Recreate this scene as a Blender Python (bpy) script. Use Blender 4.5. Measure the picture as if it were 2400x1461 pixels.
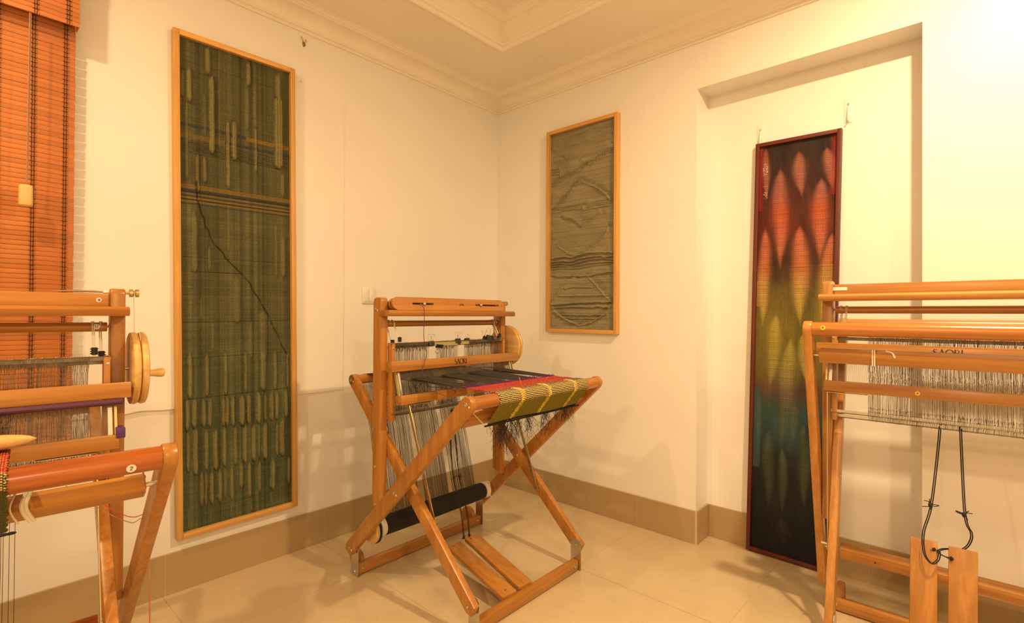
import bpy, bmesh, math, random
import numpy as np
from mathutils import Matrix, Vector, Euler
for o in list(bpy.data.objects): bpy.data.objects.remove(o)
random.seed(7); rng = np.random.default_rng(7)
S = bpy.context.scene; COL = S.collection
# ---------------- camera, light, exposure
# room frame: corner of the two visible walls at the origin, x along the left wall, y along the right wall
CAM_YAW, CAM_PITCH, CAM_ROLL = 3.8792, 0.0059, 0.0054
cd = bpy.data.cameras.new('camera'); cam = bpy.data.objects.new('camera', cd); COL.objects.link(cam)
cd.sensor_width = 36; cd.lens = 36*1195.66/2400; cd.clip_start = .02
fw = Vector((math.cos(CAM_YAW)*math.cos(CAM_PITCH), math.sin(CAM_YAW)*math.cos(CAM_PITCH), math.sin(CAM_PITCH)))
rt = Vector((math.sin(CAM_YAW), -math.cos(CAM_YAW), 0)); up = rt.cross(fw)
rt2 = rt*math.cos(CAM_ROLL)+up*math.sin(CAM_ROLL); up2 = -rt*math.sin(CAM_ROLL)+up*math.cos(CAM_ROLL)
m = Matrix((( rt2.x, up2.x, -fw.x), (rt2.y, up2.y, -fw.y), (rt2.z, up2.z, -fw.z))).to_4x4()
m.translation = (2.5303, 2.4399, 1.15); cam.matrix_world = m; S.camera = cam
w = bpy.data.worlds.new('world'); S.world = w; w.use_nodes = True
w.node_tree.nodes['Background'].inputs[0].default_value = (1, .68, .34, 1); w.node_tree.nodes['Background'].inputs[1].default_value = .05
def lamp(name, loc, power, size, color=(1, .715, .385)):
    d = bpy.data.lights.new(name, 'AREA'); d.shape = 'DISK'; d.size = size; d.energy = power; d.color = color
    o = bpy.data.objects.new(name, d); COL.objects.link(o); o.location = loc; return o
lamp('downlight_or_fill', (.95, 2.59, 2.70), 43, .08)
lamp('downlight_or_fill', (3.0, .85, 2.68), 19.5, .08)
lamp('downlight_or_fill', (4.9, 2.4, 2.68), 44, .3)  # added fill lamp out of view, lifts the walls and ceiling
lamp('downlight_or_fill', (3.0, 4.6, 2.68), 40, .3)  # second added fill behind the camera, for soft ambient light
vs = S.view_settings; vs.view_transform = 'Standard'; vs.look = 'None'; vs.gamma = 1; vs.exposure = 0.32; vs.use_curve_mapping = False

# ---------------- helpers
def lin(c): return tuple(((v/255)/12.92 if v/255 <= .04045 else ((v/255+.055)/1.055)**2.4) for v in c)
class N:
    def __init__(s, name):
        s.m = bpy.data.materials.new(name); s.m.use_nodes = True; s.t = s.m.node_tree; s.b = s.t.nodes['Principled BSDF']
    def n(s, ty, **k):
        x = s.t.nodes.new(ty)
        for a, v in k.items():
            if a.startswith('i_'):
                x.inputs[a[2:].replace('_', ' ')].default_value = v
            else: setattr(x, a, v)
        return x
    def l(s, a, b): s.t.links.new(a, b)
    def set(s, **k):
        for a, v in k.items(): s.b.inputs[a.replace('_', ' ')].default_value = v
def ramp(nd, stops):
    e = nd.color_ramp.elements
    while len(e) > 1: e.remove(e[-1])
    e[0].position = stops[0][0]; e[0].color = (*stops[0][1], 1)
    for p, c in stops[1:]:
        x = e.new(p); x.color = (*c, 1)
def plain(name, col, rough=.6, metal=0, noise=.06, scale=40, bump=0, spec=.5):
    N_ = N(name); t = N_.n('ShaderNodeTexCoord'); no = N_.n('ShaderNodeTexNoise', i_Scale=scale, i_Detail=3.0)
    N_.l(t.outputs['Object'], no.inputs['Vector']); r = N_.n('ShaderNodeValToRGB')
    ramp(r, [(.3, tuple(c*(1-noise) for c in col)), (.7, tuple(min(1, c*(1+noise)) for c in col))])
    N_.l(no.outputs['Fac'], r.inputs[0]); N_.l(r.outputs[0], N_.b.inputs['Base Color']); N_.set(Roughness=rough, Metallic=metal, Specular_IOR_Level=spec)
    if bump:
        b = N_.n('ShaderNodeBump', i_Strength=bump, i_Distance=.002); N_.l(no.outputs['Fac'], b.inputs['Height']); N_.l(b.outputs[0], N_.b.inputs['Normal'])
    return N_.m
def wood(name, c0, c1, axis='x', rough=.33, sc=1.0, coat=.25):
    # grain stretched along the given local axis
    N_ = N(name); t = N_.n('ShaderNodeTexCoord'); mp = N_.n('ShaderNodeMapping')
    s = {'x': (1.2, 22, 22), 'y': (22, 1.2, 22), 'z': (22, 22, 1.2)}[axis]
    mp.inputs['Scale'].default_value = tuple(v*sc for v in s)
    N_.l(t.outputs['Object'], mp.inputs[0])
    n1 = N_.n('ShaderNodeTexNoise', i_Scale=1.0, i_Detail=3.0, i_Distortion=1.2); N_.l(mp.outputs[0], n1.inputs['Vector'])
    m2 = N_.n('ShaderNodeMapping'); m2.inputs['Scale'].default_value = tuple(v*5*sc for v in s); N_.l(t.outputs['Object'], m2.inputs[0])
    n2 = N_.n('ShaderNodeTexNoise', i_Scale=1.0, i_Detail=4.0, i_Distortion=.4); N_.l(m2.outputs[0], n2.inputs['Vector'])
    mx = N_.n('ShaderNodeMath', operation='MULTIPLY_ADD'); mx.inputs[1].default_value = .38; N_.l(n2.outputs['Fac'], mx.inputs[0]); 
    m3 = N_.n('ShaderNodeMath', operation='MULTIPLY'); m3.inputs[1].default_value = .62; N_.l(n1.outputs['Fac'], m3.inputs[0]); N_.l(m3.outputs[0], mx.inputs[2])
    oi = N_.n('ShaderNodeObjectInfo'); r = N_.n('ShaderNodeValToRGB')
    ramp(r, [(.34, c0), (.5, tuple((a+b)/2 for a, b in zip(c0, c1))), (.64, c1)])
    N_.l(mx.outputs[0], r.inputs[0])
    h = N_.n('ShaderNodeHueSaturation'); mr = N_.n('ShaderNodeMapRange'); mr.inputs['To Min'].default_value = .9; mr.inputs['To Max'].default_value = 1.12
    N_.l(oi.outputs['Random'], mr.inputs['Value']); N_.l(mr.outputs[0], h.inputs['Value']); N_.l(r.outputs[0], h.inputs['Color'])
    N_.l(h.outputs[0], N_.b.inputs['Base Color']); N_.set(Roughness=rough, Coat_Weight=coat, Coat_Roughness=.22)
    b = N_.n('ShaderNodeBump', i_Strength=.12, i_Distance=.001); N_.l(mx.outputs[0], b.inputs['Height']); N_.l(b.outputs[0], N_.b.inputs['Normal'])
    return N_.m
def mix(a, b, k): return tuple(x*(1-k)+y*k for x, y in zip(a, b))

# mesh building
def new(): return bmesh.new()
def basis(d, upv=Vector((0, 0, 1))):
    z = d.normalized(); x = upv.cross(z)
    if x.length < 1e-5: x = Vector((1, 0, 0)).cross(z)
    if x.length < 1e-5: x = Vector((0, 1, 0)).cross(z)
    x.normalize(); y = z.cross(x); return x, y, z
def box(bm, c, s, rot=None, bev=0.0, seg=2):
    r = bmesh.ops.create_cube(bm, size=1); vs_ = r['verts']
    M = Matrix.Translation(c) @ (rot.to_4x4() if rot else Matrix.Identity(4)) @ Matrix.Diagonal((*s, 1))
    bmesh.ops.transform(bm, matrix=M, verts=vs_)
    if bev > 0:
        es = list({e for v in vs_ for e in v.link_edges}); bmesh.ops.bevel(bm, geom=es, offset=min(bev, min(s)*.45), segments=seg, affect='EDGES', profile=.5)
def bx(bm, x0, x1, y0, y1, z0, z1, bev=0.0): box(bm, ((x0+x1)/2, (y0+y1)/2, (z0+z1)/2), (x1-x0, y1-y0, z1-z0), bev=bev)
def bar(bm, p0, p1, w_, h_, upv=(0, 0, 1), bev=0.0):
    # rectangular bar from p0 to p1: w_ across (horizontal-ish), h_ along the up vector
    p0, p1 = Vector(p0), Vector(p1); x, y, z = basis(p1-p0, Vector(upv))
    box(bm, (p0+p1)/2, (w_, h_, (p1-p0).length), Matrix((x, y, z)).transposed(), bev)
def ring(c, x, y, r, n): return [c+x*(r*math.cos(2*math.pi*i/n))+y*(r*math.sin(2*math.pi*i/n)) for i in range(n)]
def lathe(bm, p0, d, prof, n=24, caps=True):
    p0 = Vector(p0); x, y, z = basis(Vector(d)); rows = []
    for a, r in prof: rows.append([bm.verts.new(v) for v in ring(p0+z*a, x, y, max(r, 1e-5), n)])
    for A, B in zip(rows, rows[1:]):
        for i in range(n): bm.faces.new((A[i], A[(i+1) % n], B[(i+1) % n], B[i]))
    if caps:
        bm.faces.new(rows[0][::-1]); bm.faces.new(rows[-1])
def cyl(bm, p0, p1, r, n=20, bev=.0):
    p0, p1 = Vector(p0), Vector(p1); L_ = (p1-p0).length
    prof = [(0, r-bev), (bev, r), (L_-bev, r), (L_, r-bev)] if bev else [(0, r), (L_, r)]
    lathe(bm, p0, p1-p0, prof, n)
def tube(bm, pts, r, n=6, caps=True):
    pts = [Vector(p) for p in pts]; rows = []; prev = None
    for i, p in enumerate(pts):
        d = (pts[min(i+1, len(pts)-1)]-pts[max(i-1, 0)])
        if d.length < 1e-9: d = Vector((0, 0, 1))
        if prev is None: x, y, z = basis(d)
        else:
            z = d.normalized(); x = prev-z*prev.dot(z)
            x = x.normalized() if x.length > 1e-6 else basis(d)[0]; y = z.cross(x)
        prev = x
        rr = r[i] if isinstance(r, (list, tuple)) else r
        rows.append([bm.verts.new(v) for v in ring(p, x, y, rr, n)])
    for A, B in zip(rows, rows[1:]):
        for i in range(n): bm.faces.new((A[i], A[(i+1) % n], B[(i+1) % n], B[i]))
    if caps: bm.faces.new(rows[0][::-1]); bm.faces.new(rows[-1])
def prism(bm, poly, x0, x1, bev=0.0):
    # polygon in the local y-z plane, extruded along x
    A = [bm.verts.new((x0, y, z)) for y, z in poly]; B = [bm.verts.new((x1, y, z)) for y, z in poly]; n = len(poly)
    fs = [bm.faces.new(A[::-1]), bm.faces.new(B)]
    for i in range(n): fs.append(bm.faces.new((A[i], A[(i+1) % n], B[(i+1) % n], B[i])))
    bmesh.ops.recalc_face_normals(bm, faces=fs)
    if bev:
        es = list({e for e in fs[0].edges}|{e for e in fs[1].edges}); bmesh.ops.bevel(bm, geom=es, offset=bev, segments=2, affect='EDGES', profile=.5)
def curve_pts(ctrl, n=10):
    # Catmull-Rom through the control points
    P = [Vector(c) for c in ctrl]; P = [P[0]*2-P[1]]+P+[P[-1]*2-P[-2]]; out = []
    for i in range(1, len(P)-2):
        for k in range(n):
            t = k/n; a, b, c, d = P[i-1], P[i], P[i+1], P[i+2]
            out.append(.5*((2*b)+(c-a)*t+(2*a-5*b+4*c-d)*t*t+(3*b-a-3*c+d)*t**3))
    out.append(P[-2]); return out
def obj(name, bm, mat, parent=None, smooth=True, label=None, cat=None, group=None, kind=None):
    me = bpy.data.meshes.new(name); bmesh.ops.recalc_face_normals(bm, faces=bm.faces) if len(bm.faces) < 60000 else None
    bm.to_mesh(me); bm.free()
    if smooth:
        me.shade_smooth() if hasattr(me, 'shade_smooth') else None
        try: me.set_sharp_from_angle(angle=math.radians(35))
        except Exception: pass
    me.materials.append(mat)
    o = bpy.data.objects.new(name, me); COL.objects.link(o)
    if parent: o.parent = parent
    props(o, label, cat, group, kind); return o
def props(o, label=None, cat=None, group=None, kind=None):
    if label: o['label'] = label
    if cat: o['category'] = cat
    if group: o['group'] = group
    if kind: o['kind'] = kind
def empty(name, loc=(0, 0, 0), rz=0, **k):
    o = bpy.data.objects.new(name, None); COL.objects.link(o); o.location = loc; o.rotation_euler = (0, 0, rz); o.empty_display_size = .1
    props(o, k.get('label'), k.get('cat'), k.get('group'), k.get('kind')); return o
def raw(name, verts, faces, mat, parent=None, **k):
    me = bpy.data.meshes.new(name); me.from_pydata(verts, [], faces); me.update(); me.materials.append(mat)
    o = bpy.data.objects.new(name, me); COL.objects.link(o)
    if parent: o.parent = parent
    props(o, k.get('label'), k.get('cat'), k.get('group'), k.get('kind')); return o
def threads(name, lines, r, mat, parent=None, **k):
    # lines: list of polylines (lists of xyz); each becomes a three-sided prism, all in one mesh
    V = []; F = []
    for ln in lines:
        P = np.array(ln, float); d = np.gradient(P, axis=0); d /= (np.linalg.norm(d, axis=1)[:, None]+1e-9)
        a = np.cross(d, np.array([.3, .9, .31])); a /= (np.linalg.norm(a, axis=1)[:, None]+1e-9); b = np.cross(d, a); base = len(V)
        for i in range(len(P)):
            for q in range(3):
                t = q*2.0944; V.append(tuple(P[i]+r*(a[i]*math.cos(t)+b[i]*math.sin(t))))
        for i in range(len(P)-1):
            for q in range(3):
                q2 = (q+1) % 3; F.append((base+i*3+q, base+i*3+q2, base+i*3+3+q2, base+i*3+3+q))
    return raw(name, V, F, mat, parent, **k)

# ---------------- materials
WALLC = (.90, .875, .845)
def wall_mat():
    N_ = N('plaster_paint'); t = N_.n('ShaderNodeTexCoord'); no = N_.n('ShaderNodeTexNoise', i_Scale=3.0, i_Detail=5.0)
    N_.l(t.outputs['Object'], no.inputs['Vector']); r = N_.n('ShaderNodeValToRGB'); ramp(r, [(.3, tuple(c*.965 for c in WALLC)), (.7, WALLC)])
    N_.l(no.outputs['Fac'], r.inputs[0]); N_.l(r.outputs[0], N_.b.inputs['Base Color'])
    n2 = N_.n('ShaderNodeTexNoise', i_Scale=2.2, i_Detail=2.0); N_.l(t.outputs['Object'], n2.inputs['Vector'])
    b = N_.n('ShaderNodeBump', i_Strength=.25, i_Distance=.01); N_.l(n2.outputs['Fac'], b.inputs['Height']); N_.l(b.outputs[0], N_.b.inputs['Normal'])
    N_.set(Roughness=.38, Specular_IOR_Level=.35); return N_.m
M_WALL = wall_mat()
M_CEIL = plain('ceiling_paint', (.95, .90, .80), .75, noise=.02, scale=4)
def tile_mat(name, c, rough, var):
    N_ = N(name); t = N_.n('ShaderNodeTexCoord'); no = N_.n('ShaderNodeTexNoise', i_Scale=3.5, i_Detail=8.0, i_Roughness=.65, i_Distortion=1.4)
    oi = N_.n('ShaderNodeObjectInfo'); ad = N_.n('ShaderNodeVectorMath', operation='ADD'); N_.l(t.outputs['Object'], ad.inputs[0])
    sc = N_.n('ShaderNodeVectorMath', operation='SCALE'); sc.inputs['Scale'].default_value = 9.0
    cb = N_.n('ShaderNodeCombineXYZ'); N_.l(oi.outputs['Random'], cb.inputs[0]); N_.l(cb.outputs[0], sc.inputs[0]); N_.l(sc.outputs[0], ad.inputs[1]); N_.l(ad.outputs[0], no.inputs['Vector'])
    r = N_.n('ShaderNodeValToRGB'); ramp(r, [(.3, tuple(v*(1-var) for v in c)), (.5, c), (.75, tuple(min(1, v*(1+var*.8)) for v in c))])
    N_.l(no.outputs['Fac'], r.inputs[0]); N_.l(r.outputs[0], N_.b.inputs['Base Color']); N_.set(Roughness=rough, Specular_IOR_Level=.5); return N_.m
M_FLOOR = tile_mat('glazed_floor_tile', (.60, .475, .305), .16, .07)
M_SKIRT = tile_mat('glazed_skirting_tile', (.44, .315, .165), .28, .05)
M_GROUT = plain('grout', (.42, .33, .21), .9)
M_GROUT_L = plain('pale_grout', (.62, .48, .30), .9)
WC0, WC1 = (.35, .130, .020), (.52, .235, .046)
M_W = {a: wood('varnished_beech_'+a, WC0, WC1, a) for a in 'xyz'}
M_WL = {a: wood('pale_beech_'+a, (.38, .155, .032), (.56, .265, .065), a) for a in 'xyz'}
M_WD = {a: wood('red_brown_beam_wood_'+a, (.25, .050, .004), (.44, .115, .010), a, rough=.25, coat=.5) for a in 'xyz'}
M_WM = {a: wood('mid_brown_beam_wood_'+a, (.34, .105, .014), (.52, .205, .036), a, rough=.25, coat=.5) for a in 'xyz'}
M_WP = {a: wood('pale_pine_'+a, (.58, .34, .11), (.76, .50, .19), a, rough=.45, coat=.1) for a in 'xyz'}
M_FR = {a: wood('light_frame_wood_'+a, (.60, .30, .075), (.76, .43, .13), a, rough=.5, coat=0, sc=1.5) for a in 'xyz'}
M_MAH = {a: wood('mahogany_frame_'+a, (.085, .012, .006), (.14, .022, .010), a, rough=.5, coat=0) for a in 'xyz'}
M_STEEL = plain('steel', (.62, .60, .56), .28, 1.0, .05)
M_BRASS = plain('brass', (.62, .50, .26), .35, 1.0, .05)
M_HED = plain('heddle_wire', (.24, .205, .16), .30, .85, .3)
M_BLK = plain('black_plastic', (.015, .013, .012), .45)
M_CLIP = plain('black_clip_steel', (.02, .018, .02), .3)
M_YBLK = plain('black_yarn', (.020, .017, .016), .95, noise=.4, scale=600, bump=.4)
M_YWARP = plain('charcoal_warp_thread', (.045, .036, .030), .8, noise=.3, scale=900)
M_WHITE = plain('white_plastic', (.84, .82, .78), .4)
M_STRING = plain('cotton_string', (.78, .70, .56), .9)
M_PURP = plain('purple_tape', (.10, .025, .07), .35)
M_PYARN = plain('purple_yarn', (.12, .03, .16), .9)
M_RYARN = plain('red_orange_thread', (.55, .10, .03), .9)
M_INK = plain('dark_ink', (.05, .02, .01), .6)
M_CORE = plain('cardboard_white', (.80, .74, .62), .6)
M_RUBBER = plain('black_rubber', (.012, .012, .012), .7)
M_ROPE = plain('black_cord', (.018, .014, .016), .85, noise=.5, scale=500, bump=.5)
M_CARD = plain('olive_card', (.42, .36, .14), .5)
def attr_mat(name, rough=.85, weave=.35, scale=900, spec=.3):
    N_ = N(name); a = N_.n('ShaderNodeAttribute', attribute_name='Col'); t = N_.n('ShaderNodeTexCoord')
    no = N_.n('ShaderNodeTexNoise', i_Scale=float(scale), i_Detail=2.0); N_.l(t.outputs['Object'], no.inputs['Vector'])
    mr = N_.n('ShaderNodeMapRange'); mr.inputs['To Min'].default_value = 1-weave; mr.inputs['To Max'].default_value = 1+weave; N_.l(no.outputs['Fac'], mr.inputs['Value'])
    v = N_.n('ShaderNodeVectorMath', operation='SCALE'); N_.l(a.outputs['Color'], v.inputs[0]); N_.l(mr.outputs[0], v.inputs['Scale']); N_.l(v.outputs[0], N_.b.inputs['Base Color'])
    N_.set(Roughness=rough, Specular_IOR_Level=spec); return N_.m
M_CLOTH = attr_mat('woven_cloth')
def grid_obj(name, X, Y, Z, C, mat, parent=None, thick=None, **k):
    # X,Y,Z arrays (rows, cols); C (rows, cols, 3) linear colour of the yarn
    R_, Cn = X.shape; me = bpy.data.meshes.new(name); V = np.stack([X, Y, Z], -1).reshape(-1, 3)
    i = np.arange(R_*Cn).reshape(R_, Cn); F = np.stack([i[:-1, :-1], i[1:, :-1], i[1:, 1:], i[:-1, 1:]], -1).reshape(-1, 4)
    me.vertices.add(len(V)); me.vertices.foreach_set('co', V.astype(np.float32).ravel())
    me.loops.add(F.size); me.loops.foreach_set('vertex_index', F.astype(np.int32).ravel()); me.polygons.add(len(F))
    me.polygons.foreach_set('loop_start', (np.arange(len(F))*4).astype(np.int32)); me.polygons.foreach_set('loop_total', np.full(len(F), 4, np.int32))
    me.update(calc_edges=True); me.polygons.foreach_set('use_smooth', np.ones(len(F), bool))
    ca = me.color_attributes.new('Col', 'FLOAT_COLOR', 'POINT'); ca.data.foreach_set('color', np.concatenate([np.clip(C, 0, 1), np.ones((R_, Cn, 1))], -1).astype(np.float32).ravel())
    me.materials.append(mat); o = bpy.data.objects.new(name, me); COL.objects.link(o)
    if parent: o.parent = parent
    if thick:
        md = o.modifiers.new('thickness', 'SOLIDIFY'); md.thickness = thick; md.offset = -1
    props(o, k.get('label'), k.get('cat'), k.get('group'), k.get('kind')); return o
# ---------------- the room
RX, RY, CZ, TZ, RD, SK = 5.9, 5.7, 2.625, 2.765, .146, .166   # extents, ceiling, tray ceiling, recess depth, skirting height
RY0, RY1, RZ = 1.398, 2.287, 2.297                            # recess opening in the right wall
bm = new(); bx(bm, -.3, RX+.2, -.3, RY+.2, -.12, -.0015); floor = obj('floor', bm, M_GROUT_L, kind='structure', smooth=False)
fx = [-.146, -.065]+[.605+.67*k for k in range(8)]; fy = [0, .42]+[.42+.67*k for k in range(1, 8)]
fx = [v for v in fx if v < RX]+[RX]; fy = [v for v in fy if v < RY]+[RY]
g = .0012
for i in range(len(fx)-1):
    for j in range(len(fy)-1):
        x0, x1, y0, y1 = fx[i], fx[i+1], fy[j], fy[j+1]
        if x1 <= .01:
            y0, y1 = max(y0, RY0), min(y1, RY1)
            if y1-y0 < .03: continue
        bm = new()
        if x0 < 0 < x1:    # the tile that runs on into the recess is cut round the wall corner
            bx(bm, .0+g*0, x1-g, y0+g, y1-g, -.0014, 0)
            a, b = max(y0, RY0), min(y1, RY1)
            if b-a > .03: bx(bm, x0+g, 0, a+g, b-g, -.0014, 0)
        else: bx(bm, x0+g, x1-g, y0+g, y1-g, -.0014, 0)
        obj('floor_tile', bm, M_FLOOR, floor, smooth=False)
bm = new(); bx(bm, -.3, RX+.2, -.2, 0, -.01, 2.9); obj('wall_left', bm, M_WALL, kind='structure', smooth=False)
bm = new()
bx(bm, -.4, 0, 0, RY0, 0, 2.9); bx(bm, -.4, 0, RY1, RY, 0, 2.9); bx(bm, -.4, 0, RY0, RY1, RZ, 2.9); bx(bm, -.4, -RD, RY0, RY1, 0, RZ)
obj('wall_right', bm, M_WALL, kind='structure', smooth=False)
bm = new(); bx(bm, -.4, RX+.2, RY, RY+.2, -.01, 2.9); obj('wall_back', bm, M_WALL, kind='structure', smooth=False)
bm = new(); bx(bm, RX, RX+.2, 0, RY, -.01, 2.9); obj('wall_front', bm, M_WALL, kind='structure', smooth=False)
# ceiling with a raised tray
TX0, TY0, TX1, TY1 = .477, .492, RX-.5, RY-.5
bm = new(); bx(bm, -.01, TX0, -.01, RY, CZ, 2.9); bx(bm, TX1, RX, -.01, RY, CZ, 2.9); bx(bm, TX0, TX1, -.01, TY0, CZ, 2.9); bx(bm, TX0, TX1, TY1, RY, CZ, 2.9); bx(bm, TX0, TX1, TY0, TY1, TZ, 2.9)
obj('ceiling', bm, M_CEIL, kind='structure', smooth=False)
def mould(name, prof, rect, inward, mat):
    # a profile (distance from the wall, height) run round the inside of a rectangle with mitred corners
    x0, y0, x1, y1 = rect; bm = new(); rows = []
    for d, z in prof: rows.append([bm.verts.new(v) for v in ((x0+d, y0+d, z), (x1-d, y0+d, z), (x1-d, y1-d, z), (x0+d, y1-d, z))])
    for A, B in zip(rows, rows[1:]):
        for i in range(4): bm.faces.new((A[i], A[(i+1) % 4], B[(i+1) % 4], B[i]))
    o = obj(name, bm, mat, smooth=False, kind='structure'); return o
cove = lambda d0, z0, d1, z1, n=8, out=True: [(d0+(d1-d0)*(1-math.cos(math.pi/2*k/n)), z0+(z1-z0)*math.sin(math.pi/2*k/n)) for k in range(1, n+1)]
prof = [(0, 2.526), (.008, 2.526), (.011, 2.531), (.008, 2.537), (.008, 2.541), (.015, 2.542), (.019, 2.547), (.016, 2.554), (.013, 2.556)]+cove(.013, 2.556, .075, 2.604)+[(.078, 2.604), (.082, 2.610), (.090, 2.612), (.094, 2.619), (.103, 2.621), (.104, CZ)]
mould('trim_1', prof, (0, 0, RX, RY), True, M_CEIL)
prof = [(-.012, CZ-.001), (-.012, CZ-.010), (-.004, CZ-.012), (.004, CZ-.006), (.006, CZ+.004), (.010, CZ+.006), (.018, CZ+.010), (.021, CZ+.018), (.017, CZ+.024)]+cove(.017, CZ+.024, .052, CZ+.110)+[(.054, CZ+.111), (.060, CZ+.115), (.062, CZ+.121), (.068, CZ+.124), (.073, CZ+.131), (.080, CZ+.134), (.082, TZ)]
mould('trim_2', prof, (TX0, TY0, TX1, TY1), True, M_CEIL)
# skirting tiles, one by one
def skirting(name, runs):
    root = None
    bm = new()
    for (ax, c, a0, a1, js, sgn) in runs:      # thin grout bed behind the tiles
        if ax == 'x': bx(bm, a0, a1, min(c, c+.0098*sgn), max(c, c+.0098*sgn), 0, SK-.001)
        else: bx(bm, min(c, c+.0098*sgn), max(c, c+.0098*sgn), a0, a1, 0, SK-.001)
    root = obj(name, bm, M_GROUT_L, smooth=False, kind='structure')
    for (ax, c, a0, a1, js, sgn) in runs:
        e = [a0]+[j for j in js if a0 < j < a1]+[a1]
        for p, q in zip(e, e[1:]):
            bm = new(); lo, hi = min(c, c+.011*sgn), max(c, c+.011*sgn)
            if ax == 'x': bx(bm, p+.001, q-.001, lo, hi, .001, SK, bev=.0012)
            else: bx(bm, lo, hi, p+.001, q-.001, .001, SK, bev=.0012)
            obj('skirting_tile', bm, M_SKIRT, root, smooth=False)
    return root
skirting('baseboard_left', [('x', 0, .0, RX, [.58, 1.252, 1.937, 2.61, 3.28, 3.95], 1)])
skirting('baseboard_right', [('y', 0, .012, RY0-.001, [.42, 1.075], 1), ('y', 0, RY1+.001, RY, [2.43, 3.1, 3.77], 1), ('y', -RD, RY0+.012, RY1-.012, [1.76, 2.10], 1),
    ('x', RY0, -RD+.0, .010, [], 1), ('x', RY1, -RD+.0, .010, [], -1)])
skirting('baseboard_back', [('x', RY, 0.02, RX, [.605, 1.275, 1.945, 2.615, 3.285, 3.955], -1)])
# the board that covers the upper left wall, standing a little proud, with a ragged lower edge
bm = new()
n = 60; xs = [1.155+(RX-1.155)*i/n for i in range(n+1)]
ze = [.756+(.004*math.sin(x*41)+.003*math.sin(x*97) if 1.98 < x < 2.2 else .0007*math.sin(x*60)) for x in xs]
for y in (.0005, .009):
    pass
kx = lambda x: min(1, (x-1.155)/.35)
A = [(bm.verts.new((x, .0, z)), bm.verts.new((x, .0035+.0065*kx(x), z)), bm.verts.new((x, .0022+.002*kx(x), 2.30)), bm.verts.new((x, .0, 2.30))) for x, z in zip(xs, ze)]
for P, Q in zip(A, A[1:]):
    for i in range(3): bm.faces.new((P[i], Q[i], Q[i+1], P[i+1]))
bm.faces.new(A[0]); bm.faces.new(A[-1][::-1])
obj('trim_3', bm, M_WALL, kind='structure', smooth=False)

# ---------------- wall fittings
sw = empty('light_switch', (1.008, 0, 1.247), math.pi, label='white double light switch on the left wall beside the middle loom', cat='switch')
bm = new(); bx(bm, -.038, .038, -.009, 0, -.043, .043, bev=.003); obj('wall_plate', bm, M_WHITE, sw)
for s in (-1, 1):
    bm = new(); bx(bm, s*.017-.0155, s*.017+.0155, -.0125, -.008, -.033, .033, bev=.002); obj('rocker', bm, M_WHITE, sw)
M_HOLE = plain('bare_plaster', (.30, .20, .10), .95, bump=1)
hk = empty('plaster_hole', (1.377, 0, 2.486), math.pi, label='small broken plaster hole with a bent nail below the cornice', cat='hole')
bm = new(); tube(bm, curve_pts([(-.012, -.003, .018), (-.007, -.006, .004), (0, -.004, -.004), (.010, -.006, .0), (.011, -.004, .010)], 5), .0022, 6); obj('bent_nail', bm, M_BRASS, hk)
bm = new(); bmesh.ops.create_icosphere(bm, subdivisions=2, radius=.011); bmesh.ops.scale(bm, vec=(.75, .35, 1.4), verts=bm.verts); bmesh.ops.translate(bm, vec=(.002, -.0005, -.014), verts=bm.verts)
for v in bm.verts: v.co += Vector((rng.normal()*.0012, 0, rng.normal()*.0012))
obj('crumbled_edge', bm, M_HOLE, hk)
def nail(loc, rz, label):
    bm = new(); cyl(bm, (0, 0, 0), (0, -.014, 0), .0015, 8); cyl(bm, (0, -.014, 0), (0, -.0155, 0), .0035, 10)
    o = obj('wall_nail', bm, M_STEEL, label=label, cat='nail'); o.location = loc; o.rotation_euler = (0, 0, rz); return o
nail((1.397, 0.008, 2.277), math.pi, 'single nail in the left wall just right of the tall green tapestry')
nail((-RD, 2.016, 2.006), math.pi/2, 'nail in the recess wall at the top right corner of the dark red frame')
def hook_strip(y, z, lab):
    t = empty('adhesive_hook', (-RD, y, z), math.pi/2, label=lab, cat='hook')
    bm = new(); bx(bm, -.015, .015, -.003, 0, -.052, .052, bev=.001); obj('backing_plate', bm, M_WHITE, t)
    bm = new(); tube(bm, curve_pts([(0, -.004, .02), (0, -.012, -.02), (0, -.013, -.040), (0, -.007, -.046)], 5), .004, 8); obj('hook', bm, M_WHITE, t)
    bm = new(); cyl(bm, (0, -.003, .030), (0, -.006, .030), .004, 12); obj('rivet', bm, M_STEEL, t)
hook_strip(1.657, 2.035, 'white adhesive hook above the left corner of the dark red frame')
hook_strip(2.022, 2.062, 'white adhesive hook above the right corner of the dark red frame')

# ---------------- wooden slat blind over the window at the far left
BX0, BX1, BY = 2.236, 3.30, .043
M_SLAT = wood('red_wood_slats', (.40, .105, .020), (.64, .225, .060), 'x', rough=.5, coat=.05, sc=1.3)
M_CORD = plain('dark_ladder_cord', (.05, .02, .012), .9); M_CORD2 = plain('tan_cord', (.42, .24, .14), .9)
bl = empty('slat_blind', (0, 0, 0), label='reddish wooden slat blind hanging at the far left of the room', cat='blind')
pitch = .0162; zb = .70
def slat_mesh(x0, x1, h=.0150, tt=.0032):
    bm = new(); bx(bm, x0, x1, -tt/2, tt/2, -h/2, h/2, bev=.0006)
    for v in bm.verts: v.co.y += -.0016*math.cos(v.co.z/h*math.pi)+0
    me = bpy.data.meshes.new('slat'); bm.to_mesh(me); bm.free(); me.materials.append(M_SLAT); return me
sm = slat_mesh(BX0, BX1); k = 0; z = 2.60
while z > zb:
    o = bpy.data.objects.new('slat', sm); COL.objects.link(o); o.parent = bl; o.location = (rng.normal()*.0006, BY+.0012*(k % 2), z); o.rotation_euler = (math.radians(-9), 0, 0); z -= pitch; k += 1
vl = slat_mesh(BX0-.004, BX1+.004); z = 2.60
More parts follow.
